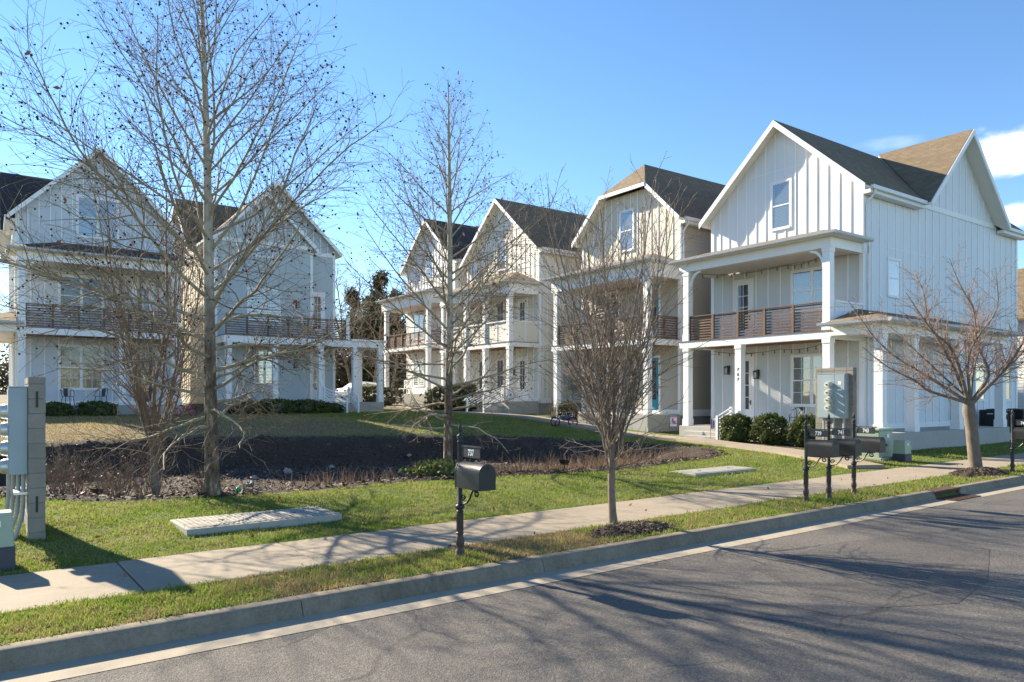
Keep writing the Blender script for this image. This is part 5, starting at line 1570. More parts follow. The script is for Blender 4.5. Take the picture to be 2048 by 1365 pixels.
# ------------------------------------------------------------------ trees
class Tubes:
    def __init__(s): s.V = []; s.F = []; s.n = 0
    def add(s, P, r, k):
        P = np.asarray(P); r = np.asarray(r); n = len(P)
        T = np.gradient(P, axis=0); T /= np.linalg.norm(T, axis=1)[:, None] + 1e-9
        ref = np.array([.31, .22, .92]) if abs(T[0] @ np.array([.31, .22, .92])) < .9 else np.array([.9, -.3, .2])
        A = np.cross(T, ref); A /= np.linalg.norm(A, axis=1)[:, None] + 1e-9; B = np.cross(T, A)
        t = np.arange(k) * 2 * math.pi / k
        V_ = P[:, None, :] + (A[:, None, :] * np.cos(t)[None, :, None] + B[:, None, :] * np.sin(t)[None, :, None]) * r[:, None, None]
        s.V.append(V_.reshape(-1, 3))
        i = np.arange(n - 1)[:, None] * k; j = np.arange(k)[None, :]; j2 = (j + 1) % k
        s.F.append((np.stack([i + j, i + j2, i + k + j2, i + k + j], -1) + s.n).reshape(-1, 4)); s.n += n * k
    def build(s, name, mat, par):
        return raw_mesh(name, np.concatenate(s.V), np.concatenate(s.F), mat, par, smooth=True)
def norm(v): return v / (np.linalg.norm(v) + 1e-9)
def grow(T, rng, p, d, L, r0, lev, S, tips, rend=None):
    seg = S['seg'][lev]; n = max(3, int(L / seg) + 1); P = [np.array(p, float)]; d = norm(np.array(d, float)); st = L / (n - 1)
    for i in range(n - 1):
        d = norm(d + rng.normal(0, S['wob'][lev], 3) + np.array([0, 0, S['trop'][lev]]) * st)
        P.append(P[-1] + d * st)
    P = np.array(P); r1 = rend if rend else max(S['rmin'], r0 * S['taper'][lev])
    rr = r0 + (r1 - r0) * np.linspace(0, 1, n) ** .9
    T[min(lev, len(T) - 1)].add(P, rr, S['k'][lev])
    if lev == S['max']: tips.append((P[-1], lev)); tips.append((P[n // 2], lev)); return P
    m = max(1, int(round(L * S['dens'][lev] * rng.uniform(.8, 1.2)))); az = rng.uniform(0, 6.28)
    for j in range(m):
        t = S['t0'][lev] + (1 - S['t0'][lev]) * (j + rng.uniform(.2, .8)) / m
        f = t * (n - 1); i = min(int(f), n - 2); q = P[i] + (P[i + 1] - P[i]) * (f - i); dd = norm(P[i + 1] - P[i])
        az += 2.4 + rng.normal(0, .5)
        a = norm(np.cross(dd, [.3, .2, .93])); b = np.cross(dd, a)
        side = a * math.cos(az) + b * math.sin(az)
        an = R(S['ang'][lev] + rng.normal(0, 9))
        cd = norm(dd * math.cos(an) + side * math.sin(an))
        cl = L * S['ratio'][lev] * (1.12 - S.get('fall', .75) * t) * rng.uniform(.7, 1.25)
        cl = min(max(cl, S['lmin'][lev]), S.get('lmax', 9))
        grow(T, rng, q, cd, cl, max(S['rmin'], rr[i] * S['rr'][lev]), lev + 1, S, tips)
    tips.append((P[-1], lev))
    return P
def tree_root(name, x, y, z, label, group=None):
    return empty(name, (x, y, z), 0, label, 'tree', group)
def sycamore(x, y, z, H, r0, seed, label, lean, nl, lmax, zlow, prune=None, balls=650, leaves=90):
    rt = tree_root('sycamore_tree', x, y, z, label, 'sycamore trees')
    rng = np.random.RandomState(seed)
    n = 26; t = np.linspace(0, 1, n)
    tx = lean[0] * t + .05 * np.sin(t * 5 + seed) * t; ty = lean[1] * t + .05 * np.cos(t * 4) * t
    P = np.stack([tx, ty, -.15 + (H + .15) * t], -1)
    rr = r0 * (1 - t) ** .82 + .010; rr[0] *= 1.32; rr[1] *= 1.06
    T0 = Tubes(); T0.add(P, rr, 14); T0.build('trunk', M['bark_syc'], rt)
    T = [Tubes(), Tubes(), Tubes()]; tips = []
    S = dict(seg=[.3, .3, .22, .14], wob=[.05, .085, .12, .15], trop=[0, .16, .12, .10], taper=[.3, .22, .35, .5], rmin=.0027, k=[6, 6, 4, 3], max=3,
             dens=[2, 4.4, 6.2], t0=[.1, .22, .12], ang=[50, 44, 42], ratio=[.5, .34, .46], lmin=[.5, .45, .16], rr=[.6, .46, .5], lmax=2.0, fall=.5)
    az = rng.uniform(0, 6.28)
    for j in range(nl):
        f = (j + rng.uniform(0, .6)) / nl; h = zlow + (H * .97 - zlow) * f ** 1.08
        az += 2.4 + rng.normal(0, .35)
        i = min(int((h + .15) / (H + .15) * (n - 1)), n - 2)
        q = P[i] + (P[i + 1] - P[i]) * ((h - P[i][2]) / (P[i + 1][2] - P[i][2]))
        el = np.interp(f, [0, .1, .24, .42, .6, .8, 1], [0, 10, 27, 38, 46, 55, 66]) + rng.normal(0, 6)
        L = lmax * np.interp(f, [0, .15, .25, .42, .57, .7, .88, 1], [.52, .84, 1.0, .90, .72, .56, .30, .12]) * rng.uniform(.85, 1.1)
        d = [math.cos(az) * math.cos(R(el)), math.sin(az) * math.cos(R(el)), math.sin(R(el))]
        S['trop'][1] = np.interp(f, [0, .12, .3, 1], [-.05, .0, .05, .06]); S['trop'][2] = np.interp(f, [0, .2, .5], [.0, .1, .20]); S['dens'][1] = np.interp(f, [0, .2, .4], [5.4, 5.0, 5.0])
        S['wob'][1] = np.interp(f, [0, .3], [.15, .06]); S['wob'][2] = np.interp(f, [0, .3], [.2, .11])
        grow(T, rng, q, d, L, max(.011, min(.037, rr[i] * .36)), 1, S, tips)
    T[1].build('limb', M['limb_syc'], rt); T[2].build('twig', M['twig_syc'], rt)
    tp = np.array([q for q, l in tips if q[2] > H * .22])
    sel = tp[rng.choice(len(tp), min(balls, len(tp)), replace=False)] + rng.normal(0, .03, (min(balls, len(tp)), 3)) - [0, 0, .05]
    V_ = []; F = []
    bv = np.array([(1, 0, 0), (-1, 0, 0), (0, 1, 0), (0, -1, 0), (0, 0, 1), (0, 0, -1), (.58, .58, .58), (-.58, .58, .58), (.58, -.58, .58), (-.58, -.58, .58), (.58, .58, -.58), (-.58, .58, -.58), (.58, -.58, -.58), (-.58, -.58, -.58)])
    hull = []
    corner = {(sx, sy, sz): 6 + i for i, (sx, sy, sz) in enumerate([(1, 1, 1), (-1, 1, 1), (1, -1, 1), (-1, -1, 1), (1, 1, -1), (-1, 1, -1), (1, -1, -1), (-1, -1, -1)])}
    for ax in range(3):
        for s in (1, -1):
            fc = 2 * ax + (0 if s == 1 else 1); o1, o2 = [k for k in range(3) if k != ax]
            ring = []
            for c1, c2 in ((1, 1), (-1, 1), (-1, -1), (1, -1)):
                c = [0, 0, 0]; c[ax] = s; c[o1] = c1; c[o2] = c2; ring.append(corner[tuple(c)])
            for k in range(4): hull.append((fc, ring[k], ring[(k + 1) % 4]))
    hull = np.array(hull)
    rad = rng.uniform(.0145, .0215, len(sel))
    VV = (sel[:, None, :] + bv[None] * rad[:, None, None]).reshape(-1, 3)
    FF_ = (hull[None] + (np.arange(len(sel)) * 14)[:, None, None]).reshape(-1, 3)
    raw_mesh('seed_ball', VV, FF_, M['seed'], rt)['kind'] = 'stuff'
    at = np.array([q for q, l in tips]); sl = at[rng.choice(len(at), leaves)]
    leaf_cloud('dead_leaf', rt, sl - [0, 0, .04], .055, M['dead_leaf'], rng)['kind'] = 'stuff'
    return rt
S1 = (-5.62, 13.82)
sycamore(S1[0], S1[1], h1(*S1) + .02, 10.7, .122, 5, 'tall sycamore with mottled trunk and seed balls, nearest tree left of the middle', (-.30, .2), 66, 4.6, 1.25, balls=1900, leaves=110)
S2 = (-1.78, 20.4)
sycamore(S2[0], S2[1], h1(*S2) + .02, 11.3, .128, 12, 'sycamore with seed balls standing in the mulch behind mailbox 737', (.05, .2), 62, 3.9, 1.6, balls=1300, leaves=300)

def vase_tree(name, x, y, z, label, seed, r0, zfork, stems_, lens, spread, bark, twig, S, zc=None, extra=0):
    rt = tree_root(name, x, y, z, label)
    rng = np.random.RandomState(seed)
    n = 12; t = np.linspace(0, 1, n)
    P = np.stack([.03 * np.sin(t * 3 + seed), .03 * np.cos(t * 2.5), -.12 + (zfork + .12) * t], -1)
    rr = r0 * (1 - .25 * t); rr[0] *= 1.35; rr[1] *= 1.12
    T0 = Tubes(); T0.add(P, rr, 12); tips = []
    T = [T0, Tubes()]
    Tc = Tubes()
    for j in range(stems_):
        az = 2 * math.pi * j / stems_ + rng.normal(0, .25); an = R(spread * rng.uniform(.35, 1.1)) if j else R(3)
        h = zfork * (1 - .42 * rng.random_sample()) if j else zfork - .05
        i = min(int((h + .12) / (zfork + .12) * (n - 1)), n - 2)
        d = [math.sin(an) * math.cos(az), math.sin(an) * math.sin(az), math.cos(an)]
        grow([None, Tc, Tc, Tc, Tc], rng, P[i], d, lens * rng.uniform(.72, 1.05) * (1 if j else 1.08), r0 * (.33 if j else .5), 1, S, tips)
    for j in range(extra):
        az = rng.uniform(0, 6.28); h = zfork * rng.uniform(.55, 1.0); i = min(int((h + .12) / (zfork + .12) * (n - 1)), n - 2)
        an = R(rng.uniform(55, 95)); d = [math.sin(an) * math.cos(az), math.sin(an) * math.sin(az), math.cos(an)]
        grow([None, Tc, Tc, Tc, Tc], rng, P[i], d, lens * .25 * rng.uniform(.6, 1.3), .008, 2, S, tips)
    T0.build('trunk', M[bark], rt); Tc.build('crown', M[twig], rt)
    return rt
SV = dict(seg=[.3, .3, .22, .16], wob=[.05, .07, .09, .12], trop=[0, .24, .16, .12], taper=[.3, .26, .3, .5], rmin=.0029, k=[6, 6, 4, 3], max=3,
          dens=[2, 5.4, 5.4], t0=[.1, .10, .10], ang=[40, 36, 38], ratio=[.5, .33, .42], lmin=[.4, .35, .15], rr=[.6, .5, .6], lmax=1.7)
vase_tree('street_tree', *SP(8.36, 7.66 + .55) [:2], .08, 'slender bare street tree with many upright stems in the verge mulch', 3, .068, 1.25, 13, 4.5, 30, 'bark_street', 'bark_street', SV, extra=14) if False else None
vase_tree('street_tree', 1.60, 11.62, .06, 'slender bare street tree with many upright stems in the verge mulch', 3, .066, 1.30, 19, 4.3, 29, 'bark_street', 'bark_street', SV, extra=16)
SV2 = dict(SV); SV2.update(ratio=[.5, .26, .4], dens=[2, 4.2, 4.4], rmin=.0040)
sx_, sy_ = -7.55, 15.58
vase_tree('many_stemmed_tree', sx_, sy_, h1(sx_, sy_) + .10, 'bare tree splitting into many upright stems, left of the big sycamore', 9, .092, 1.55, 11, 6.5, 25, 'bark_street', 'twig_brown', SV2, extra=8)

# the spreading tree at the right
def spreading(x, y, z, label):
    rt = tree_root('spreading_tree', x, y, z, label)
    rng = np.random.RandomState(8)
    s = y / 1472.0
    def P2(px, py, dy=0.0):      # offsets from the trunk base measured in the plane of the trunk
        return np.array([(px - 1952) * s, dy, (948 - py) * s])
    k = 1 / 2.843
    def Z(zx, zy, dy): return P2(1660 + zx * k, 480 + zy * k, dy)
    T0, Tc, Tl = Tubes(), Tubes(), Tubes(); tips = []
    tr_ = [np.array([.0, 0, -.15]), np.array([.0, 0, .06]), P2(1947, 900), P2(1943, 860), P2(1938, 825), P2(1938, 806)]
    tr_ = np.array(tr_); n = 20; tt = np.linspace(0, 5, n)
    T0.add(np.stack([np.interp(tt, range(6), tr_[:, i]) for i in range(3)], -1), np.interp(tt, range(6), [.20, .163, .147, .143, .152, .12]), 14)
    limbs = [
        ([(780, 940), (640, 905), (500, 870), (420, 812), (330, 790), (190, 730), (60, 640)], -1.2, .062),
        ([(775, 930), (650, 840), (560, 770), (420, 680), (310, 560), (270, 470), (190, 330)], .9, .06),
        ([(785, 930), (720, 740), (640, 610), (540, 560), (450, 470), (340, 340)], -.8, .062),
        ([(790, 930), (735, 740), (655, 540), (640, 440), (660, 280), (640, 160)], 1.3, .07),
        ([(800, 920), (750, 740), (745, 610), (860, 430), (800, 210)], -1.0, .055),
        ([(810, 930), (940, 770), (880, 660), (868, 520), (890, 400), (810, 250), (770, 90)], .7, .065),
        ([(815, 930), (960, 770), (1030, 640), (1080, 470), (1130, 330), (1160, 200)], -.9, .07),
        ([(815, 940), (980, 790), (1103, 700), (1230, 600), (1330, 480)], .8, .062),
        ([(800, 920), (860, 760), (960, 600), (1000, 420), (980, 230)], 1.6, .05),
        ([(790, 920), (700, 800), (560, 620), (500, 500), (430, 430)], 1.6, .045),
    ]
    S = dict(seg=[.3, .25, .18, .13], wob=[.05, .07, .10, .12], trop=[0, .10, .14, .10], taper=[.3, .3, .35, .6], rmin=.0040, k=[6, 5, 4, 3], max=3,
             dens=[2, 6.0, 11.0], t0=[.1, .12, .05], ang=[50, 46, 50], ratio=[.5, .42, .32], lmin=[.4, .40, .10], rr=[.6, .5, .6], lmax=1.5)
    for pts, dyn, r in limbs:
        n = len(pts); P = np.array([Z(a, b, dyn * (i / (n - 1)) ** 1.1) for i, (a, b) in enumerate(pts)])
        m = 20; u_ = np.linspace(0, n - 1, m)
        Q = np.stack([np.interp(u_, range(n), P[:, i]) for i in range(3)], -1)
        for _ in range(2): Q[1:-1] = (Q[:-2] + 2 * Q[1:-1] + Q[2:]) / 4
        rr = .82 * r * (1 - .86 * np.linspace(0, 1, m) ** .8)
        Tl.add(Q, rr, 8)
        L = np.linalg.norm(np.diff(Q, axis=0), axis=1).sum(); az = rng.uniform(0, 6)
        for j in range(int(L * 8.5)):
            f = .16 + .84 * (j + rng.random_sample()) / (L * 8.5); i = min(int(f * (m - 1)), m - 2); dd = norm(Q[i + 1] - Q[i])
            az += 2.4; a = norm(np.cross(dd, [.3, .9, .2])); b = np.cross(dd, a); sd = a * math.cos(az) + b * math.sin(az)
            an = R(48 + rng.normal(0, 10)); cd = norm(dd * math.cos(an) + sd * math.sin(an) + [0, 0, .15])
            grow([None, Tc, Tc, Tc], rng, Q[i], cd, (1.5 - .8 * f) * rng.uniform(.5, 1.1), max(.005, min(.014, rr[i] * .4)), 2, S, tips)
    T0.build('trunk', M['bark_cherry'], rt); Tl.build('limb', M['bark_cherry'], rt); Tc.build('twig', M['twig_cherry'], rt)
spreading(12.14, 19.26, .06, 'low spreading bare tree with reddish twigs in the verge at the right')

# ------------------------------------------------------------------ woods behind the houses
def conifer(x, y, H, w, seed, label, mat='leaf_far'):
    z = h1(x, y); rt = tree_root('evergreen_tree', x, y, z, label, 'evergreens behind the houses')
    rng = np.random.RandomState(seed)
    T0 = Tubes(); T0.add(np.array([[0, 0, -.3], [0, 0, H * .5], [.1, .1, H]]), np.array([.25, .15, .02]), 8); T0.build('trunk', M['bark_brown'], rt)
    n = 6500; k = 60
    bz = rng.uniform(.08, 1, k) ** 1.0; ba = rng.uniform(0, 6.28, k); c = rng.randint(0, k, n)
    q = rng.uniform(.15, 1, n)
    rad = w * (1 - bz[c]) ** .75 * q * (.75 + .5 * np.sin(ba[c] * 3 + seed)) + .15
    pts = np.stack([rad * np.cos(ba[c]) + rng.normal(0, .32, n), rad * np.sin(ba[c]) + rng.normal(0, .32, n), bz[c] * H - q * .5 + rng.normal(0, .28, n)], -1)
    leaf_cloud('crown', rt, pts, .20, M[mat], rng)
def woods_tree(x, y, H, seed, label):
    z = h1(x, y); rt = tree_root('bare_tree', x, y, z, label, 'bare trees behind the houses')
    rng = np.random.RandomState(seed); Tt, Tc = Tubes(), Tubes(); tips = []
    S = dict(seg=[.8, .6, .5, .4], wob=[.06, .12, .14, .16], trop=[.05, .08, .06, .05], taper=[.25, .25, .4, .6], rmin=.016, k=[7, 5, 3, 3], max=3,
             dens=[1.6, 1.8, 2.2], t0=[.2, .15, .1], ang=[48, 45, 45], ratio=[.42, .45, .5], lmin=[1.2, .8, .4], rr=[.5, .55, .6], lmax=5)
    grow([Tt, Tc], rng, (0, 0, -.3), (0, 0, 1), H, .16, 0, S, tips)
    Tt.build('trunk', M['bark_brown'], rt); Tc.build('crown', M['twig_brown'], rt)
def from_px(px, Y): return ((px - 1024) / 1472 * Y, Y)
for i, (px, Y, H, w) in enumerate(((762, 74, 12.5, 2.6), (738, 82, 11.5, 2.4), (792, 84, 12, 2.6), (706, 88, 13, 2.6), (775, 95, 10, 3.5))):
    conifer(*from_px(px, Y), H, w, 60 + i, ['tall dark evergreen in the gap between the two groups of houses', 'slim evergreen just left of the tallest one in the gap between houses', 'evergreen behind the porch of the farthest right hand house', 'evergreen close to the right edge of the sage house', 'broad low evergreen at the back of the gap between houses'][i])
for i, (px, Y, H) in enumerate(((700, 70, 14), (720, 78, 13), (690, 92, 16), (748, 66, 10), (784, 70, 11), (808, 90, 13))):
    woods_tree(*from_px(px, Y), H, 70 + i, ['bare tree close behind the right corner of the sage house', 'bare tree in the gap just right of the sage house', 'tallest bare tree behind the sage house roof edge', 'short bare tree in the middle of the gap between houses', 'bare tree at the left end of the farthest right hand porch', 'bare tree hidden mostly behind the farthest right hand house'][i])
rng = np.random.RandomState(91); n = 34000
px = rng.uniform(-40, 30, n); 
Yb = rng.uniform(96, 104, n); Xb = rng.uniform(-90, 4, n); hh = 4.2 + 1.6 * np.sin(Xb * .9) + 1.1 * np.sin(Xb * 2.3)
Zb = hz(Xb, Yb) + rng.uniform(0, 1, n) ** .8 * hh
wd = leaf_cloud('far_thicket', None, np.stack([Xb, Yb, Zb], -1), .28, M['brown_far'], rng)
tag(wd, 'brown winter thicket closing the gap far behind the houses', 'thicket', kind='stuff')

n = 15000; Xb = rng.uniform(-27, -9, n); Yb = rng.uniform(84, 90, n); hh = 6.5 + 1.8 * np.sin(Xb * .8 + 1) + 1.2 * np.sin(Xb * 2.1)
Zb = hz(Xb, Yb) + rng.uniform(0, 1, n) ** .8 * hh
wd = leaf_cloud('brushy_thicket', None, np.stack([Xb, Yb, Zb], -1), .22, M['brown_far'], rng)
tag(wd, 'taller brown and olive brush right behind the gap between the houses', 'thicket', kind='stuff')
# ------------------------------------------------------------------ bicycle, toys, small things
def torus(mb, c, R_, r, axis='y', k=20, kk=6):
    pts = [(c[0] + R_ * math.cos(2 * math.pi * i / k), c[1], c[2] + R_ * math.sin(2 * math.pi * i / k)) for i in range(k + 1)]
    mb.tube(pts, r, kk, cap=False)
def kid_bike(x, y, z, rot, sc_, frame, wheel, label, name='child_bicycle', tilt=0):
    r = empty(name, (x, y, z), rot, label, 'bicycle' if name == 'child_bicycle' else 'toy'); r.scale = (sc_, sc_, sc_); r.rotation_euler[0] = tilt
    for cx in (-.36, .36):
        t = MB(); torus(t, (cx, 0, .2), .185, .022); w = t.build('wheel', M['rubber'], r, smooth=True)
        s = MB(); torus(s, (cx, 0, .2), .16, .009); 
        for i in range(8): a = math.pi * i / 8; s.tube([(cx - .16 * math.cos(a), 0, .2 - .16 * math.sin(a)), (cx + .16 * math.cos(a), 0, .2 + .16 * math.sin(a))], .004, 3)
        s.build('rim', M[wheel], w)
    f = MB(); f.tube([(-.36, 0, .2), (-.14, 0, .42), (.26, 0, .46), (.36, 0, .2)], .02, 7); f.tube([(-.14, 0, .42), (-.05, 0, .2), (.26, 0, .46)], .022, 7); f.tube([(-.36, 0, .2), (-.05, 0, .2)], .015, 6)
    f.build('frame', M[frame], r, smooth=True)
    h = MB(); h.tube([(.26, 0, .46), (.235, 0, .62)], .014, 6); h.tube([(.16, -.2, .66), (.235, -.05, .63), (.235, .05, .63), (.16, .2, .66)], .013, 6); h.build('handlebar', M['dark_metal'], r)
    s = MB(); s.ball((-.17, 0, .51), .07, 10, 6, 0, (1.5, .9, .5)); s.tube([(-.14, 0, .42), (-.16, 0, .5)], .013, 6); s.build('saddle', M['dark_metal'], r, smooth=True)
    g = MB(); g.tube([(-.2, -.0, .28), (-.36, -.0, .42), (-.52, 0, .36)], .022, 6); g.build('mudguard', M[frame], r)
    for sy in (-1, 1): t = MB(); t.tube([(-.36, sy * .03, .2), (-.36, sy * .16, .06)], .01, 5); t.lathe([(.055, -.012), (.055, .012)], 12, (-.36, sy * .17, .055)); t.build('training_wheel', M['rubber'], r)
    return r
bx_, by_ = 2.45, 34.6
kid_bike(bx_, by_, h1(bx_, by_), R(-8), 1.15, 'blue_plastic', 'red_plastic', 'small blue child bicycle with red wheels standing by the path', tilt=R(6))
tx_, ty_ = (370 - 1024) / 1472 * 36.6, 36.6
kid_bike(tx_, ty_, h1(tx_, ty_), R(30), 1.0, 'pink_plastic', 'pink_plastic', 'pink toy bicycle on the grass between the two left houses', 'toy_bicycle')
def toy_ball(x, y, r_, mat, label, name='toy_ball', cap=None):
    r = empty(name, (x, y, h1(x, y) + .03), 0, label, 'toy', 'toys lying in the mulch')
    b = MB(); b.ball((0, 0, r_ * .9), r_, 14, 10); b.build('shell', M[mat], r, smooth=True)
    s = MB(); torus(s, (0, 0, r_ * .9), r_ * 1.0, r_ * .07, k=18, kk=5); s.build('seam', M[mat], r, smooth=True)
    if cap: c = MB(); c.ball((r_ * .2, -r_ * .2, r_ * 1.7), r_ * .6, 10, 7); c.build('knob', M[cap], r, smooth=True)
toy_ball(-5.30, 14.25, .055, 'green_plastic', 'small bright green ball beside the big sycamore trunk')
toy_ball(-7.05, 16.0, .075, 'cyan_plastic', 'light blue toy with a pink knob behind the big sycamore', cap='pink_plastic')
toy_ball(-7.55, 16.35, .07, 'magenta_plastic', 'magenta toy lump left of the light blue toy')
toy_ball(-8.40, 14.45, .085, 'red_plastic', 'red ball half under the bare shrubs')
fl = empty('ground_floodlight', (-8.2, 14.55, h1(-8.2, 14.55) + .03), R(-30), 'black landscape floodlight on a stake in front of the bare shrubs', 'floodlight')
b = MB(); b.tube([(0, 0, -.05), (0, 0, .16)], .014, 6); b.build('stake', M['ball_black'], fl)
b = MB(); b.add([(-.10, -.06, .18), (.10, -.06, .18), (.10, .03, .13), (-.10, .03, .13), (-.12, -.10, .27), (.12, -.10, .27), (.12, .06, .24), (-.12, .06, .24)], [(0, 3, 2, 1), (4, 5, 6, 7), (0, 1, 5, 4), (1, 2, 6, 5), (2, 3, 7, 6), (3, 0, 4, 7)])
b.build('lamp_head', M['ball_black'], fl, bevel=.008)
b = MB(); b.add([(-.11, -.09, .276), (.11, -.09, .276), (.11, .05, .246), (-.11, .05, .246)], [(0, 1, 2, 3)]); b.build('lens', M['conduit'], fl)
x, y = 1.35, 18.9
fl2 = copy_tree(fl); fl2.location = (x, y, h1(x, y) + .05); fl2['label'] = 'black landscape floodlight among the dry stems of the basin'
fl['group'] = fl2['group'] = 'landscape floodlights'
for i, (a, b_, s_) in enumerate(((7.9, 23.6, .20), (6.4, 22.2, .16), (5.9, 20.8, .17), (9.6, 24.2, .14), (12.8, 24.6, .12), (3.6, 23.4, .13))):
    x, y = HP(a, b_); s_ *= .72; rng_ = np.random.RandomState(100 + i); m = MB(); m.ball((0, 0, s_ * .35), s_, 12, 8, 0, (1.0, .8, .6))
    m.v = [tuple(np.array(v) * (1 + .3 * math.sin(v[0] * 23 + i) * math.cos(v[1] * 19 + v[2] * 17)) + rng_.normal(0, .012, 3)) for v in m.v]
    o = m.build('stone', M['rock'], None, False, loc=(x, y, h1(x, y) + .06), rotz=i * 1.3)
    tag(o, ['largest pale stone, high on the dark far bank of the basin', 'pale stone on the dark bank below the largest stone', 'flat pale stone near the bottom of the dark bank, left of the middle tree', 'small pale stone on the dark bank just left of the middle tree', 'small pale stone on the dark bank just right of the middle tree', 'small pale stone on the dark bank right of the big sycamore trunk'][i], 'stone', 'pale stones on the basin bank')
def garden_flag(x, y, rot, mat, label, pat):
    r = empty('garden_flag', (x, y, h1(x, y)), rot, label, 'flag', 'garden flags')
    p = MB(); p.tube([(-.16, 0, -.1), (-.16, 0, .92), (.16, 0, .92)], .008, 6); p.build('flag_stand', M['ball_black'], r)
    c = MB(); n = 8
    for i in range(n):
        x0, x1_ = -.145 + .29 * i / n, -.145 + .29 * (i + 1) / n; w0, w1 = .02 * math.sin(i * 1.1), .02 * math.sin((i + 1) * 1.1)
        c.add([(x0, w0 - .002, .46), (x1_, w1 - .002, .46), (x1_, .0 - .002, .905), (x0, .0 - .002, .905), (x0, w0 + .002, .46), (x1_, w1 + .002, .46), (x1_, .002, .905), (x0, .002, .905)], [(0, 3, 2, 1), (4, 5, 6, 7), (0, 1, 5, 4), (2, 3, 7, 6), (1, 2, 6, 5), (3, 0, 4, 7)])
    cl = c.build('flag_cloth', M['fabric_white'], r)
    q = MB()
    for (a, b0, w, h) in pat: q.box(a, a + w, -.026, -.022, b0, b0 + h)
    q.build('flag_print', M[mat], cl)
x, y = HP(24.0, 21.75); garden_flag(x, y, R(-25), 'fabric_pink', 'white garden flag with pink border and dark print left of the corner house steps', [(-.145, .84, .29, .05), (-.06, .60, .07, .2), (.0, .54, .10, .16)])
x, y = HP(23.75, 19.35); garden_flag(x, y, R(-25), 'fabric_purple', 'white and purple garden flag in front of the white stair railing', [(-.13, .5, .04, .38), (-.05, .52, .05, .3), (.05, .48, .03, .4), (.10, .6, .03, .25)])
X, Y = LA(-.85, .75, hB)
pl = empty('potted_evergreen', (X, Y, 1.2), 0, 'small potted evergreen on the porch beside the teal door', 'planter')
b = MB(); b.lathe([(.15, 0), (.19, .38), (.205, .40), (.19, .42), (.17, .38)], 16); b.build('pot', M['terracotta'], pl, smooth=True)
rng = np.random.RandomState(8); n = 900; q = rng.uniform(0, 1, n); a = rng.uniform(0, 6.28, n); rr_ = .24 * (1 - q) ** .8 * rng.uniform(.5, 1, n) + .02
leaf_cloud('foliage', pl, np.stack([rr_ * np.cos(a), rr_ * np.sin(a), .42 + q * .95], -1), .045, M['leaf_dark'], rng)
X, Y = LA(-1.25, .35, hB)
ln_ = empty('porch_lantern', (X, Y, 1.2), 0, 'black standing lantern on the porch edge by the teal door', 'lantern')
b = MB(); b.box(-.09, .09, -.09, .09, 0, .03); b.box(-.08, .08, -.08, .08, .30, .33); b.lathe([(.10, .33), (.03, .42), (.01, .44)], 4, phase=math.pi / 4)
for sx in (-1, 1):
    for sy in (-1, 1): b.box(sx * .075 - .008, sx * .075 + .008, sy * .075 - .008, sy * .075 + .008, .03, .30)
torus(b, (0, 0, .48), .04, .006, k=12); b.build('lantern_frame', M['ball_black'], ln_)
b = MB(); b.box(-.06, .06, -.06, .06, .031, .29); b.build('lantern_glass', M['pane_dark'], ln_)
X, Y = LA(2.1, 1.2, hE); m_ = Matrix.Rotation(ANG_U, 4, 'Z')
for i, (px_, py_, lb) in enumerate(((2.1, 1.0, 'black wire chair on the porch of the pale blue house, nearer its left post'), (3.55, 1.1, 'black wire chair on the porch of the pale blue house, below the window'))):
    v = m_ @ Vector((px_, py_, 0))
    c2 = copy_tree(ch); c2.location = (hE.location.x + v.x, hE.location.y + v.y, 1.6); c2.rotation_euler[2] = ANG_U + R(200 - 60 * i); c2['label'] = lb; c2['group'] = 'porch chairs'
ch['group'] = 'porch chairs'

